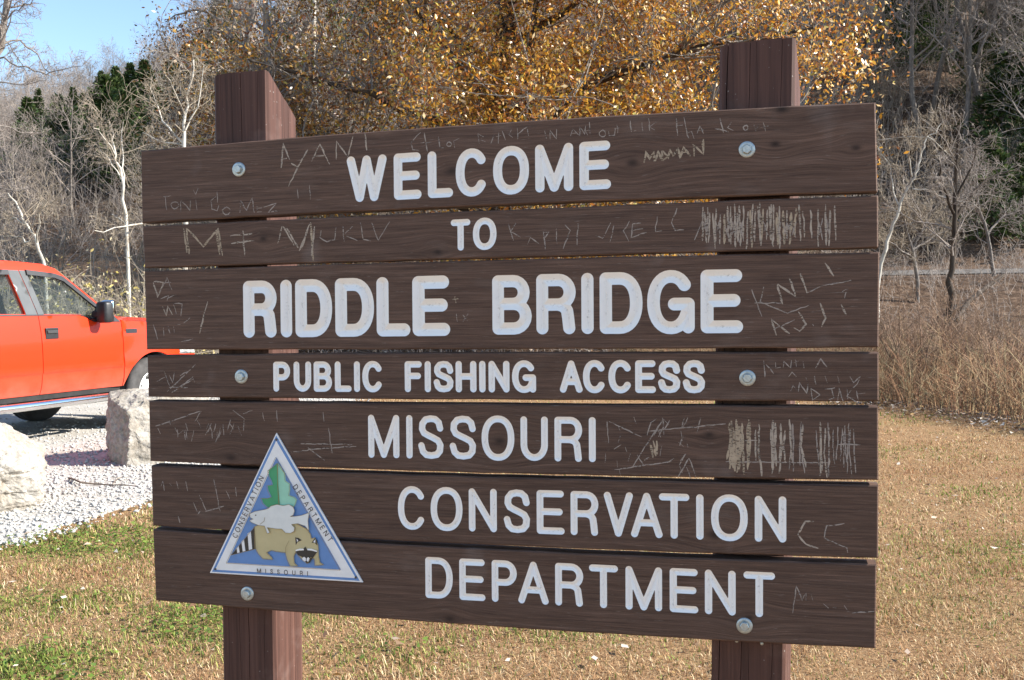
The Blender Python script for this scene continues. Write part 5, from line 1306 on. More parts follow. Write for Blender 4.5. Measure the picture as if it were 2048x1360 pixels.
spots = hill_spots(140, rg) + [(rg.uniform(0.33, 0.60) * q, q) for q in [rg.uniform(37, 75) for _ in range(36)]] + [(rg.uniform(-0.56, -0.30) * q, q) for q in [rg.uniform(50, 130) for _ in range(30)]]
first = {}
for i, (x, y) in enumerate(spots):
    k = i % 5; s = rg.uniform(0.75, 1.2); loc = (x, y, tz(x, y)); rz = rg.uniform(0, 6.28)
    s = min(s, (float(sky_room(x, y)) - loc[2]) / 11.5)
    if s < 0.22: continue
    L_, G_ = HL + hill_words(x, y), HG + ' ' + hill_words(x, y)
    if k not in first:
        first[k] = tree_obj('bare_tree', protos[k], BARK_G, TWIG_G, L_, 'tree', G_, loc); first[k].rotation_euler = (0, 0, rz); first[k].scale = (s, s, s)
    else: copy_tree(first[k], loc, rz, (s * 1.1, s), L_, G_)
# trees along the far ridge, seen against the sky
for i in range(170):
    x = rg.uniform(-122, -18); y = float(np.interp(x, RX, RY)) + rg.uniform(-52, 6)
    z = tz(x, y) - 0.3; sv = min(0.95, (float(sky_room(x, y)) - z) / 10.5 + rg.uniform(-0.05, 0.22))
    if sv < 0.25: continue
    copy_tree(first[i % 5], (x, y, z), rg.uniform(0, 6.28), (sv * rg.uniform(0.8, 1.1), sv), 'leafless tree standing along the far ridge under open sky', 'trees on the far ridge')

# --- cedars
def cedar(seed, H=7.5):
    r = np.random.RandomState(seed); n = 4600
    t = r.rand(n) ** 0.75; z = 0.5 + (H - 0.5) * t
    lobes = 1 + 0.40 * np.sin(z * 4.3 + r.rand(n) * 0.9) + 0.22 * r.normal(0, 1, n)
    R = 1.95 * (1 - t) ** 0.95 * np.clip(lobes, 0.3, 1.6) * (0.35 + 0.65 * r.rand(n) ** 0.4)
    a = r.rand(n) * 6.283; R = R * (1 + 0.25 * np.sin(3 * a + z * 1.7))
    c = np.stack([R * np.cos(a), R * np.sin(a), z], -1)
    d = np.stack([np.cos(a), np.sin(a), 0.35 + 0.6 * r.rand(n)], -1) + r.normal(0, 0.55, (n, 3)); d /= np.linalg.norm(d, axis=1, keepdims=True)
    s = np.cross(d, r.normal(0, 1, (n, 3))); s /= np.linalg.norm(s, axis=1, keepdims=True)
    L = (0.22 + 0.36 * r.rand(n) ** 2)[:, None]; W = L * 0.22
    V = np.stack([c - s * W, c + d * L * 0.5 - s * W * 0.6, c + d * L, c + d * L * 0.5 + s * W, ], 1).reshape(-1, 3)
    F = np.arange(4 * n).reshape(-1, 4)
    col = np.array([(0.035, 0.07, 0.024), (0.06, 0.10, 0.032), (0.11, 0.145, 0.042), (0.05, 0.065, 0.027)])[r.randint(0, 4, n)] * (0.7 + 0.6 * r.rand(n, 1))
    return V, F, np.repeat(col, 4, 0)
NEEDLE = attr_mat('cedar_foliage', 0.7, 0.15, 0.2)
CLB = 'dark green conical cedar on the hillside '; CG = 'cedars on the hillside '
cproto = []
cspots = [hit(px, py) + (d,) for px, py, d in ((264, 262, 84), (236, 285, 80), (205, 262, 92), (172, 288, 88), (150, 300, 84), (120, 330, 82), (292, 262, 78), (230, 330, 64), (190, 345, 62), (262, 318, 66), (395, 200, 68), (420, 150, 74), (376, 230, 66), (300, 205, 96), (340, 190, 92), (450, 210, 60), (60, 350, 80), (470, 90, 82), (80, 300, 98), (215, 380, 54), (255, 390, 52),
    (2036, 128, 62), (1992, 118, 66), (2052, 300, 50), (2020, 340, 46), (1872, 96, 74), (1790, 90, 80), (1838, 150, 66), (2046, 520, 36.5), (1985, 505, 37), (2040, 60, 74), (1900, 40, 84), (1965, 215, 57), (2075, 210, 56), (2090, 400, 44), (640, 120, 70), (760, 60, 80), (560, 200, 58), (880, 150, 66))]
for i, (x, y, d_) in enumerate(cspots):
    z = tz(x, y) - 0.2; L_, G_ = CLB + hill_words(x, y), CG + hill_words(x, y)
    if i < 3:
        e = empty('cedar_tree', (x, y, z))
        v, f, c = cedar(40 + i, 7.5)
        link('trunk', tube_mesh('trunk', [([([Vector((0, 0, -0.4)), Vector((0.03, 0, 3)), Vector((0, 0.04, 7.3))], [0.13, 0.08, 0.015])], 6)], BARK_D), e)
        link('crown', np_mesh('crown', v, f, NEEDLE, False, c), e)
        tag(e, L_, 'tree', G_); cproto.append(e); s = min(0.95, (float(sky_room(x, y)) - z) / 7.6); e.scale = (s, s, s)
    else:
        sm = max(0.3, min(0.85 if x < 0 else 0.52, (float(sky_room(x, y)) - z) / 7.6)); copy_tree(cproto[i % 3], (x, y, z), rg.uniform(0, 6.28), (sm * rg.uniform(0.8, 1.25) * (1.6 if 36 < y < 41 else 1), sm * rg.uniform(0.75, 1.05) * (1.5 if 36 < y < 41 else 1)), L_, G_)  # low cedars by the road enlarged to stand in for a shaded hollow

# --- shrubs: many thin stems
def shrub(seed, H, stems, k2=9, k3=4, lean=0.45):
    rg = random.Random(seed)
    cfg = dict(n=[6, 4, 3], wob=[0.13, 0.24, 0.30], up=[0.05, 0.04, 0.0], k=[k2, k3], t0=[0.2, 0.15], ang=[42, 45], len=[0.42, 0.55], rr=[0.6, 0.7], tip=0.3, rmin=0.0045)
    ch = [[], [], []]
    for s in range(stems):
        a = rg.uniform(0, 6.28)
        grow(ch, rg, Vector((0.25 * math.cos(a) * rg.random(), 0.25 * math.sin(a) * rg.random(), -0.1)), Vector((math.cos(a) * lean * rg.random() * 1.6, math.sin(a) * lean * rg.random() * 1.6, 1)), H * rg.uniform(0.6, 1.1), 0.018, 0, cfg)
    return ch
def shrub_words(x, y):
    side = 'behind the truck' if x / y < -0.3 else ('behind the oak' if x / y < 0.3 else 'past the weeds')
    return ('tangled leafless bush on the bank ' if y < 30 else 'tangled leafless bush beyond the road ') + side
SL = ''; SG = ''
sp = []
for s in range(4):
    ch = shrub(200 + s, 3.0, 8)
    e = empty('leafless_shrub')
    link('stems', tube_mesh('stems', [(ch[0], 4)], TWIG_G if s % 2 else TWIG_T), e); link('crown', tube_mesh('crown', [(ch[1], 3), (ch[2], 3)], TWIG_G if s % 2 else TWIG_T), e)
    tag(e, SL, 'shrub', SG); sp.append(e)
placed = 0
while placed < 125:
    y = rg.uniform(20.5, 44); x = rg.uniform(-0.62, 0.62) * y
    if 28.4 < y < 34.2: continue
    if y < 28.5 and -4.5 < x < 5.5: continue
    if y < 26 and x > 5.5: continue
    if 24 < y < 29 and 8 < x: continue
    loc = (x, y, tz(x, y)); s = rg.uniform(0.7, 1.35) if y > 34 else rg.uniform(0.7, 1.15)
    if placed < 4:
        sp[placed].location = loc; sp[placed].scale = (s, s, s); tag(sp[placed], shrub_words(x, y), 'shrub', shrub_words(x, y).replace('bush', 'bushes'))
    else: copy_tree(sp[placed % 4], loc, rg.uniform(0, 6.28), (s * 1.15, s), shrub_words(x, y), shrub_words(x, y).replace('bush', 'bushes'))
    placed += 1

# reddish bushes among the weeds
WL = 'reddish twiggy bush standing among the tall dry weeds'
RTW = bark_mat('reddish_twigs', (0.14, 0.085, 0.06), (0.34, 0.235, 0.16), 4)
wb = []
for s in range(2):
    ch = shrub(230 + s, 1.9, 11, 9, 4, 0.35); e = empty('weed_bush')
    link('stems', tube_mesh('stems', [(ch[0], 3)], RTW), e); link('crown', tube_mesh('crown', [(ch[1], 3), (ch[2], 3)], RTW), e); wb.append(tag(e, WL, 'shrub', 'bushes among the dry weeds'))
for i in range(20):
    y = rg.uniform(12.5, 22); t = rg.uniform(1.2, 7.0); x = 4.78 + (t - (y - 13.1) * 0.262) / 0.965; s = rg.uniform(0.7, 1.05)
    if i < 2: wb[i].location = (x, y, tz(x, y)); wb[i].scale = (s, s, s)
    else: copy_tree(wb[i % 2], (x, y, tz(x, y)), rg.uniform(0, 6.28), (s, s))

# --- pale saplings and sycamores with limbs as in the photograph
def limb_tree(name, limbs, d, mat_t, mat_c, label, seed, r0, base, k=(7, 5), tw=0.28, group=None, lift=0.0, rmin=0.005):
    """limbs: photo polylines at depth d; first one is the trunk"""
    rg = random.Random(seed)
    cfg = dict(n=[5, 4, 3, 3], wob=[0.1, 0.2, 0.28, 0.3], up=[0.05, 0.05, 0.03, 0.0], k=[k[0], k[1], 3], t0=[0.15, 0.1, 0.1], ang=[48, 48, 48], len=[tw, 0.6, 0.6], rr=[0.4, 0.65, 0.7], tip=0.3, rmin=rmin)
    ch = [[], [], [], []]; main = []
    root = Vector(base)
    for li, (r_a, r_b, pts) in enumerate(limbs):
        P = []
        for q, (px, py) in enumerate(pts):
            dd = d + (0.9 * math.sin(li * 2.1) * q / max(1, len(pts) - 1) if li else 0)
            P.append(at(px, py, dd))
        if li == 0: P = [root + Vector((0, 0, -0.25))] + P
        # smooth: subdivide with a little wander
        Q = []
        for a, b2 in zip(P, P[1:]):
            for j in range(3): Q.append(a.lerp(b2, j / 3) + (rvec(rg) * 0.02 if j else Vector()))
        Q.append(P[-1])
        R = [r_a + (r_b - r_a) * i / (len(Q) - 1) for i in range(len(Q))]
        main.append((Q, R))
        L = sum((a - b2).length for a, b2 in zip(Q, Q[1:]))
        cut = len(Q) // 3 if li == 0 else 0
        sprout(ch, rg, Q[cut:], R[cut:], max(1.6, min(L, 4.5)), 0, cfg)
    e = empty(name, (root.x, root.y, root.z))
    def shift(cs): return [([p - root for p in P], R) for P, R in cs]
    link('trunk', tube_mesh('trunk', [(shift(main[:1]), 8)], mat_t), e)
    for mm in main[1:]: link('limb', tube_mesh('limb', [(shift([mm]), 6)], mat_t), e)
    link('crown', tube_mesh('crown', [(shift(ch[1]), 4), (shift(ch[2]), 3), (shift(ch[3]), 3)], mat_c), e)
    return tag(e, label, 'tree', group)
def gb(px, d, py=600):
    p = at(px, py, d); return (p.x, p.y, tz(p.x, p.y))
limb_tree('sycamore_tree', [(0.035, 0.012, [(90, 535), (74, 486), (53, 449), (37, 416), (16, 387)]), (0.016, 0.006, [(62, 482), (41, 474), (8, 473)]), (0.017, 0.006, [(74, 486), (78, 436), (86, 406)]), (0.014, 0.005, [(53, 449), (25, 436), (4, 461)])], 17.0, BARK_W, TWIG_T, 'crooked white-barked sapling rising behind the red truck roof', 11, 0.06, gb(104, 17.0))
limb_tree('sycamore_tree', [(0.035, 0.007, [(253, 453), (247, 371), (230, 321), (224, 280), (218, 243)]), (0.015, 0.005, [(247, 371), (247, 313), (247, 243)]), (0.013, 0.005, [(230, 309), (198, 263), (187, 251)]), (0.013, 0.005, [(243, 358), (218, 317), (198, 294)]), (0.014, 0.005, [(284, 449), (247, 444), (224, 428)]), (0.017, 0.007, [(284, 447), (247, 453), (189, 461)])], 17.8, BARK_W, TWIG_T, 'pale forked sapling with stubby upright tips beside the sign', 12, 0.06, gb(262, 17.8))
limb_tree('sycamore_tree', [(0.046, 0.012, [(372, 420), (368, 288), (370, 230), (379, 173), (387, 120)]), (0.020, 0.006, [(368, 288), (325, 243), (309, 198), (300, 170)]), (0.017, 0.006, [(370, 230), (350, 185), (330, 150)]), (0.017, 0.006, [(371, 260), (400, 190), (408, 130)]), (0.017, 0.006, [(366, 290), (320, 282), (285, 265)])], 18.4, BARK_W, TWIG_T, 'pale many-stemmed tree behind the left sign post', 13, 0.08, gb(374, 18.4), k=(9, 6))
limb_tree('sycamore_tree', [(0.056, 0.015, [(1761, 528), (1773, 484), (1793, 434), (1806, 392), (1824, 360), (1836, 339), (1841, 311), (1848, 286), (1854, 273)]), (0.019, 0.011, [(1854, 273), (1823, 273.6), (1755, 281), (1720, 283)]), (0.021, 0.007, [(1824, 354), (1817, 310), (1822, 275)]), (0.018, 0.006, [(1854, 273), (1887, 300), (1912, 318)]), (0.026, 0.007, [(1797, 410), (1785, 371), (1781, 335), (1756, 296), (1740, 270)]), (0.022, 0.007, [(1824, 378), (1862, 385), (1887, 394), (1947, 411), (1975, 410)]), (0.017, 0.006, [(1850, 280), (1876, 255), (1890, 240)]), (0.018, 0.006, [(1800, 415), (1770, 420), (1740, 440)])], 24.0, BARK_W, TWIG_T, 'white-limbed sycamore with arching branches at the sign right end', 14, 0.075, gb(1750, 24.0), k=(9, 6), tw=0.34)
limb_tree('bare_tree', [(0.085, 0.03, [(1899, 619), (1904, 541), (1908, 467), (1912, 360), (1916, 250)]), (0.04, 0.012, [(1909, 440), (1950, 380), (1990, 350), (2030, 340)]), (0.04, 0.012, [(1909, 430), (1885, 370), (1878, 320)]), (0.03, 0.01, [(1910, 400), (1945, 330), (1960, 270)])], 22.5, BARK_D, TWIG_G, 'dark slender tree in front of the road beyond the weeds', 15, 0.085, gb(1897, 22.5), k=(10, 7), tw=0.36)
limb_tree('bare_tree', [(0.07, 0.02, [(1990, 560), (1975, 470), (1955, 400), (1950, 330)]), (0.035, 0.01, [(1975, 470), (2010, 430), (2040, 420)]), (0.03, 0.01, [(1960, 420), (1925, 395), (1890, 400)])], 27.5, BARK_G, TWIG_G, 'grey bushy tree leaning over the road edge', 16, 0.07, gb(1992, 27.5), k=(12, 8), tw=0.42)
limb_tree('bare_tree', [(0.06, 0.02, [(1835, 560), (1825, 500), (1810, 450), (1800, 420)]), (0.03, 0.01, [(1825, 500), (1870, 470), (1910, 455)]), (0.03, 0.01, [(1830, 520), (1790, 490), (1765, 480)]), (0.03, 0.01, [(1825, 500), (1850, 450), (1860, 420)])], 25.5, BARK_G, TWIG_T, 'low tangled tan-twigged tree right of the sign', 17, 0.06, gb(1838, 25.5), k=(13, 8), tw=0.40)
# the tall tree at the left edge, its branches hanging over the sky
limb_tree('bare_tree', [(0.068, 0.040, [(-95, 500), (-60, 300), (-20, 150), (6, 60), (14, 0), (20, -120)]), (0.016, 0.004, [(-2, 85), (40, 80), (75, 108), (100, 146), (108, 150)]), (0.016, 0.004, [(-30, 110), (20, 125), (70, 143), (100, 144), (165, 132)]), (0.014, 0.004, [(-40, 155), (10, 165), (50, 170), (95, 160)]), (0.016, 0.006, [(-60, 260), (-20, 250), (40, 265), (85, 270)]), (0.013, 0.004, [(10, 40), (30, 20), (60, 10), (90, -30)]), (0.014, 0.006, [(-75, 380), (-30, 375), (30, 382), (60, 378)]), (0.011, 0.004, [(0, 70), (20, 90), (45, 130), (55, 170)])], 15.5, BARK_G, TWIG_G, 'tall dark tree at the lot edge with drooping bare branches', 18, 0.13, gb(-110, 15.5), k=(10, 7), tw=0.20, rmin=0.0035)
# a leaning dead trunk on the bank
lp = [at(px, py, d) for px, py, d in ((1912, 640, 23.2), (1936, 604, 24.0), (1970, 576, 24.6), (2006, 550, 25.2))]
tag(link('fallen_log', tube_mesh('fallen_log', [([(lp, [0.06, 0.055, 0.05, 0.035])], 7)], BARK_D)), 'dark dead trunk leaning across the bank below the road', 'log')

# --- oaks that still carry their leaves
LEAF = attr_mat('dry_oak_leaf', 0.36, 0.3, 0.7)
def leaf_cloud(r, centres, per, spread, size, pal, squash=0.7):
    m = len(centres); n = m * per
    c = np.repeat(centres, per, 0) + r.normal(0, 1, (n, 3)) * np.array([spread, spread, spread * squash])
    nrm = r.normal(0, 1, (n, 3)) + np.array([0, 0, -0.1]); nrm /= np.linalg.norm(nrm, axis=1, keepdims=True)
    d = np.cross(nrm, r.normal(0, 1, (n, 3))); d /= np.linalg.norm(d, axis=1, keepdims=True)
    d[:, 2] -= 0.35; d /= np.linalg.norm(d, axis=1, keepdims=True)
    s = np.cross(nrm, d)
    L = (size * (0.6 + 0.8 * r.rand(n)))[:, None]; W = L * (0.34 + 0.16 * r.rand(n, 1))
    curl = nrm * L * r.normal(0, 0.22, (n, 1))
    V = np.stack([c - d * L, c - d * L * 0.1 - s * W + curl, c + d * L * 0.35 - s * W * 0.75, c + d * L + curl * 1.2, c + d * L * 0.35 + s * W * 0.75, c - d * L * 0.1 + s * W + curl], 1).reshape(-1, 3)
    b = 6 * np.arange(n)[:, None]
    F = np.concatenate([b + np.array([[0, 1, 2, 3]]), b + np.array([[0, 3, 4, 5]])])
    k = r.choice(len(pal), n, p=[q[3] for q in pal])
    cl = np.repeat(0.85 + 0.3 * r.rand(m, 1), per, 0)
    col = np.array([q[:3] for q in pal])[k] * (0.85 + 0.6 * r.rand(n, 1)) * cl
    return V, F, np.repeat(col, 6, 0)

def leafy_oak(name, root, trunk, limbs, ell, ncl, per, size, pal, seed, label, bark, twig, spread=0.42, low=1.9):
    rg = random.Random(seed); r = np.random.RandomState(seed)
    main = []; root = Vector(root)
    for li, (ra, rb, P) in enumerate([trunk] + limbs):
        P = [Vector(p) for p in P]
        Q = []
        for a, b2 in zip(P, P[1:]):
            for j in range(4): Q.append(a.lerp(b2, j / 4) + (rvec(rg) * 0.05 if j else Vector()))
        Q.append(P[-1]); R = [ra + (rb - ra) * i / (len(Q) - 1) for i in range(len(Q))]
        main.append((Q, R))
    sk = [(p, q) for Q, R in main for p, q in zip(Q[len(Q) // 3:], R[len(Q) // 3:])]
    SK = np.array([tuple(p) for p, q in sk])
    # leaf clusters spread through the crown, denser near its surface
    (cx, cy, cz), (ax, ay, az) = ell
    C = []
    while len(C) < ncl:
        v = rvec(rg).normalized() * (rg.random() ** 0.45)
        p = (cx + v.x * ax, cy + v.y * ay, cz + v.z * az)
        if p[2] < low + 0.6 * math.sin(p[0] * 1.3 + seed) or noise.noise(Vector(p) * 0.60 + Vector((seed, 0, 0))) < -0.06: continue
        if p[0] < cx - 0.38 * ax and rg.random() < 0.42: continue
        C.append(p)
    ch1, ch2 = [], []; ends = []
    cfg = dict(n=[1, 4, 3], wob=[0, 0.25, 0.3], up=[0, 0.02, 0.0], k=[0, 4], t0=[0, 0.2], ang=[0, 45], len=[0, 0.6], rr=[0, 0.7], tip=0.3, rmin=0.006)
    for c in C:
        c = Vector(c); near = np.argsort(((SK - np.array(c)) ** 2).sum(1) + 0.6 * np.clip(SK[:, 2] - c.z, 0, 9)); k = int(near[rg.randrange(9)])
        p0, r0 = sk[k]; dist = (c - p0).length
        m = p0.lerp(c, 0.5) + rvec(rg) * 0.22 * dist + Vector((0, 0, 0.06 * dist)); P = []
        for j in range(6):
            t = j / 5; P.append(p0 * (1 - t) ** 2 + m * 2 * t * (1 - t) + c * t * t)
        rr = min(r0 * 0.5, 0.010 + 0.007 * dist)
        ch1.append((P, [rr + (0.007 - rr) * j / 5 for j in range(6)]))
        tw = [[], [], []]
        for q in range(5): grow(tw, rg, c, (c - p0).normalized() + rvec(rg) * 0.7, rg.uniform(0.35, 0.8), 0.007, 1, cfg)
        ch2 += tw[1] + tw[2]
        ends += [ln[0][-1] for ln in tw[2]][:6]
    e = empty(name, root)
    sh = lambda cs: [([p - root for p in P], R) for P, R in cs]
    link('trunk', tube_mesh('trunk', [(sh(main[:1]), 10)], bark), e)
    for mm in main[1:]: link('limb', tube_mesh('limb', [(sh([mm]), 7)], bark), e)
    link('branches', tube_mesh('branches', [(sh(ch1), 4), (sh(ch2), 3)], twig), e)
    E = np.array([tuple(p - root) for p in ends])
    v, f, c = leaf_cloud(r, E, per, spread, size, pal)
    brown = np.clip((cx - root.x - 0.30 * ax - v[:, 0] + 0.8 * vnoise(v[:, 0], v[:, 2], 71, 0.8)) / 2.0, 0, 1)[:, None]      # leaves coloured darker towards this side of the crown
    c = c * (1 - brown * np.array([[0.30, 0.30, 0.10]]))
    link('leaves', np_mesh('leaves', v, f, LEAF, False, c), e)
    return tag(e, label, 'tree')
GOLD = [(0.50, 0.235, 0.025, 0.26), (0.58, 0.33, 0.05, 0.2), (0.36, 0.13, 0.022, 0.22), (0.18, 0.065, 0.02, 0.14), (0.72, 0.54, 0.28, 0.10), (0.32, 0.26, 0.04, 0.08)]
RUST = [(0.26, 0.13, 0.035, 0.3), (0.17, 0.08, 0.03, 0.25), (0.34, 0.20, 0.05, 0.25), (0.40, 0.30, 0.12, 0.1), (0.14, 0.11, 0.035, 0.1)]
ob = Vector((-0.28, 25.0, tz(-0.28, 25.0)))
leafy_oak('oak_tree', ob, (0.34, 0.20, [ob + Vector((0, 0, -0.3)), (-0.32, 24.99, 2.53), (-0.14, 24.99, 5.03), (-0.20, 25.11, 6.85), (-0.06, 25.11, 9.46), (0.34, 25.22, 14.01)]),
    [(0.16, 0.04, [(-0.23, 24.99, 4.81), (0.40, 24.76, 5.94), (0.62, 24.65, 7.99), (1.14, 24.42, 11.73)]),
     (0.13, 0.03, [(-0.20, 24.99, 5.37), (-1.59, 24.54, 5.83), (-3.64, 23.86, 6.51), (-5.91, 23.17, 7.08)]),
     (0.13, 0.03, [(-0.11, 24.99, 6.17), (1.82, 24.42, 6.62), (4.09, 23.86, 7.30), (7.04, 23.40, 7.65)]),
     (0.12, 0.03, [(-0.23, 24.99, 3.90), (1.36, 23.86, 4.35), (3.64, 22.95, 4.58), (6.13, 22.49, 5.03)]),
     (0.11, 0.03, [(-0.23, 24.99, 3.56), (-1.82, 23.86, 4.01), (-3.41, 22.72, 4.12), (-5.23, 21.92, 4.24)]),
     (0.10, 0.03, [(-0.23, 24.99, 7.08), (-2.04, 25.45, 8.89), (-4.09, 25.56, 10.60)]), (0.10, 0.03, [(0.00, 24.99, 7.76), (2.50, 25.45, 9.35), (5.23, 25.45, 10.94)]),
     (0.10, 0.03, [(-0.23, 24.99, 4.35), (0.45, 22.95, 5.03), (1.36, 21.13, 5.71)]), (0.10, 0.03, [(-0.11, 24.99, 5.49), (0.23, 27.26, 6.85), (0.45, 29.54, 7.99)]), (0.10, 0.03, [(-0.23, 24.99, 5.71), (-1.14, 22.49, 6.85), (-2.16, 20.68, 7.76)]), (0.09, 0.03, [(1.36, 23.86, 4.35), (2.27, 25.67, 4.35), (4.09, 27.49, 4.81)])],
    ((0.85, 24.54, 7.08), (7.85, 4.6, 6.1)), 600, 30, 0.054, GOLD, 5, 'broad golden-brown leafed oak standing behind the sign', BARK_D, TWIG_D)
o2 = Vector((-7.0, 27.6, tz(-7.0, 27.6)))
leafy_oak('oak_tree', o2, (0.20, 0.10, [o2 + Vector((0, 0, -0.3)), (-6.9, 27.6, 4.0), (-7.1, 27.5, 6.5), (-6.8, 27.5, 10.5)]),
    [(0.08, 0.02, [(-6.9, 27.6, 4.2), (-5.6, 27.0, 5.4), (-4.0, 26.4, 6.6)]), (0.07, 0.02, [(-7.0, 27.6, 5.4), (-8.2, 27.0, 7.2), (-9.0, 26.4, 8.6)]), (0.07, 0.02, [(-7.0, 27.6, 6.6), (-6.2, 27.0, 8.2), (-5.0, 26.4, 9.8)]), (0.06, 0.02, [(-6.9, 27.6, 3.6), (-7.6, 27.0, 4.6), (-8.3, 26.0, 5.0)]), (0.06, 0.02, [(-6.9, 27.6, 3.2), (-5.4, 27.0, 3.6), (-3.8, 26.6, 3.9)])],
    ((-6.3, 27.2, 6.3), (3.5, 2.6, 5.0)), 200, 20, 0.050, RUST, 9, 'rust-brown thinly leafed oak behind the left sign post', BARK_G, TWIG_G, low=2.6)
# bare limbs reaching over the sky at the oak's left
limb_tree('bare_tree', [(0.12, 0.05, [(560, 420), (548, 250), (535, 120), (530, 0), (528, -100)]), (0.05, 0.012, [(540, 170), (500, 110), (470, 80), (440, 40), (400, 20), (350, 30), (330, 44)]), (0.03, 0.008, [(470, 80), (435, 62), (400, 55), (345, 72)]), (0.04, 0.010, [(532, 60), (480, 20), (430, 0), (390, -20)]), (0.03, 0.010, [(545, 260), (500, 200), (460, 180), (420, 170)]), (0.03, 0.01, [(540, 150), (590, 90), (620, 40)]), (0.03, 0.01, [(545, 220), (600, 150), (640, 120)])], 24.5, BARK_G, TWIG_G, 'grey bare tree whose limbs reach left across open sky', 19, 0.12, gb(562, 24.5), k=(11, 7), tw=0.26, rmin=0.0045)
limb_tree('bare_tree', [(0.10, 0.05, [(640, 420), (632, 260), (625, 120), (628, 0), (630, -80)]), (0.03, 0.01, [(630, 200), (690, 150), (730, 100)]), (0.03, 0.01, [(626, 100), (585, 40), (560, -20)])], 29.0, BARK_W, TWIG_G, 'pale straight-trunked bare tree between the two oaks', 20, 0.10, gb(642, 29.0), k=(9, 6), tw=0.26)

# --- dry weeds on the slope past the mown edge
def weeds(n):
    r = np.random.RandomState(13)
    pal = np.array([(0.28, 0.15, 0.085), (0.40, 0.26, 0.145), (0.48, 0.345, 0.20), (0.16, 0.105, 0.07), (0.34, 0.285, 0.165), (0.24, 0.13, 0.08)])
    y = 8.5 + 14.5 * r.rand(n); t = 0.15 + 7.5 * r.rand(n) ** 1.3
    x = 4.78 + (t - (y - 13.1) * 0.262) / 0.965
    ok = (x / y < 0.68); x, y, t = x[ok], y[ok], t[ok]; n = len(x)
    z = terrain(x, y)
    clump = np.clip(0.85 + 0.5 * vnoise(x, y, 61, 1.4), 0.3, 1.35)
    H = (0.45 + 0.9 * np.clip(t / 1.6, 0, 1)) * clump * (0.45 + 0.65 * r.rand(n))
    lx, ly = r.normal(0, 0.20, n) * H, r.normal(0, 0.20, n) * H
    P0 = np.stack([x, y, z - 0.03], -1); P2 = P0 + np.stack([lx, ly, H], -1); P1 = (P0 + P2) / 2 + r.normal(0, 0.02, (n, 3))
    ch = [([a, b2, c], q) for a, b2, c, q in zip(P0, P1, P2, np.stack([0.0036 + 0.002 * r.rand(n), 0.0028 + 0 * H, 0.0014 + 0 * H], -1))]
    # side twigs
    m = n * 5; i = r.randint(0, n, m); u = 0.25 + 0.7 * r.rand(m); B = P0[i] + (P2[i] - P0[i]) * u[:, None]
    a = r.rand(m) * 6.283; L = 0.10 + 0.32 * r.rand(m) ** 2
    T = B + np.stack([np.cos(a) * L * 0.8, np.sin(a) * L * 0.8, L * r.uniform(0.2, 1.0, m)], -1)
    ch += [([a_, b_], q) for a_, b_, q in zip(B, T, np.stack([0.003 + 0 * L, 0.0015 + 0 * L], -1))]
    v1, f1 = tubes(ch[:n], 3); v2, f2 = tubes(ch[n:], 3)
    k = r.choice(6, n, p=[0.24, 0.26, 0.12, 0.14, 0.12, 0.12]); c = pal[k] * (0.7 + 0.6 * r.rand(n, 1)) * (0.75 + 0.4 * np.clip(vnoise(x, y, 67, 0.9), -1, 1))[:, None]
    return np.concatenate([v1, v2]), np.concatenate([f1, f2 + len(v1)]), np.concatenate([np.repeat(c, 9, 0), np.repeat(c[i], 6, 0)])
v, f, c = weeds(8500)
tag(link('dry_weeds', np_mesh('dry_weeds', v, f, attr_mat('dry_reddish_weed', 0.85, 0.0, 0.15), False, c)), 'tall dry reddish weeds standing past the lawn edge', 'weeds', kind='stuff')

# --- leafy brush and dead stalks behind the truck and below the oak
def thicket(n, seed, x0, x1, y0, y1, h0, h1):
    r = np.random.RandomState(seed)
    x = r.uniform(x0, x1, n); y = r.uniform(y0, y1, n); z = terrain(x, y)
    H = h0 + (h1 - h0) * r.rand(n) ** 1.4
    P0 = np.stack([x, y, z - 0.05], -1); P3 = P0 + np.stack([r.normal(0, 0.28, n) * H, r.normal(0, 0.28, n) * H, H], -1)
    P1 = P0 + (P3 - P0) * 0.35 + r.normal(0, 0.06, (n, 3)); P2 = P0 + (P3 - P0) * 0.7 + r.normal(0, 0.09, (n, 3))
    ch = [([a, b2, c, d], (0.008, 0.006, 0.005, 0.002)) for a, b2, c, d in zip(P0, P1, P2, P3)]
    m = n * 5; i = r.randint(0, n, m); u = 0.25 + 0.75 * r.rand(m); B = P0[i] + (P3[i] - P0[i]) * u[:, None]
    T = B + r.normal(0, 0.25, (m, 3)) + np.array([0, 0, 0.12])
    ch += [([a, (a + b2) / 2 + r.normal(0, 0.02, 3), b2], (0.005, 0.004, 0.002)) for a, b2 in zip(B, T)]
    return ch, T
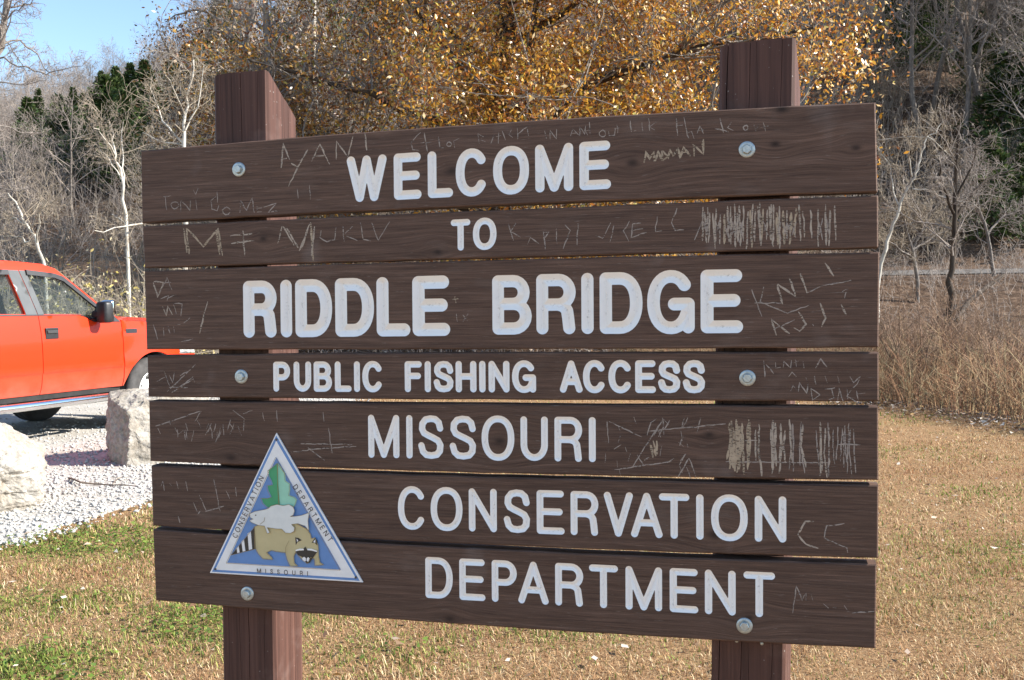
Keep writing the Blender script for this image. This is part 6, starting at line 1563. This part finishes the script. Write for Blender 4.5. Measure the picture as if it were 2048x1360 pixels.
ch, T = thicket(1900, 3, -12, -4.4, 15.2, 20.0, 0.5, 2.1)
v, f = tubes(ch, 3)
tag(link('brush_thicket', np_mesh('brush_thicket', v, f, TWIG_T)), 'dense tan twiggy thicket behind the parked truck', 'brush', kind='stuff')
r_ = np.random.RandomState(8)
sel = T[r_.rand(len(T)) < 0.6]
v, f, c = leaf_cloud(r_, sel, 2, 0.10, 0.038, [(0.55, 0.44, 0.17, 0.4), (0.42, 0.34, 0.10, 0.3), (0.60, 0.52, 0.34, 0.3)])
tag(link('thicket_leaves', np_mesh('thicket_leaves', v, f, attr_mat('pale_yellow_leaf', 0.5, 0.3), False, c)), 'sparse pale yellow leaves clinging to the brush behind the truck', 'leaves', kind='stuff')
ch, T = thicket(1100, 4, -4.5, 17.0, 21.5, 29.0, 0.3, 1.3)
v, f = tubes(ch, 3)
tag(link('bank_brush', np_mesh('bank_brush', v, f, TWIG_G)), 'low grey brush on the bank behind the golden oak', 'brush', kind='stuff')
# undergrowth all over the hillside
def undergrowth(n):
    r = np.random.RandomState(23)
    y = 36 + 80 * r.rand(n) ** 1.3; x = r.uniform(-0.62, 0.62, n) * y; z = terrain(x, y)
    H = 0.7 + 1.9 * r.rand(n) ** 1.5
    P0 = np.stack([x, y, z - 0.1], -1); P2 = P0 + np.stack([r.normal(0, 0.3, n) * H, r.normal(0, 0.3, n) * H, H], -1); P1 = (P0 + P2) / 2 + r.normal(0, 0.08, (n, 3))
    ch = [([a, b2, c], (0.014, 0.011, 0.006)) for a, b2, c in zip(P0, P1, P2)]
    m = n * 3; i = r.randint(0, n, m); u = 0.3 + 0.7 * r.rand(m); B = P0[i] + (P2[i] - P0[i]) * u[:, None]; T = B + r.normal(0, 0.45, (m, 3)) + np.array([0, 0, 0.25])
    ch += [([a, b2], (0.009, 0.005)) for a, b2 in zip(B, T)]
    return tubes(ch, 3)
v, f = undergrowth(9000)
tag(link('undergrowth', np_mesh('undergrowth', v, f, TWIG_G)), 'bare grey undergrowth covering the steep hillside', 'undergrowth', kind='stuff')
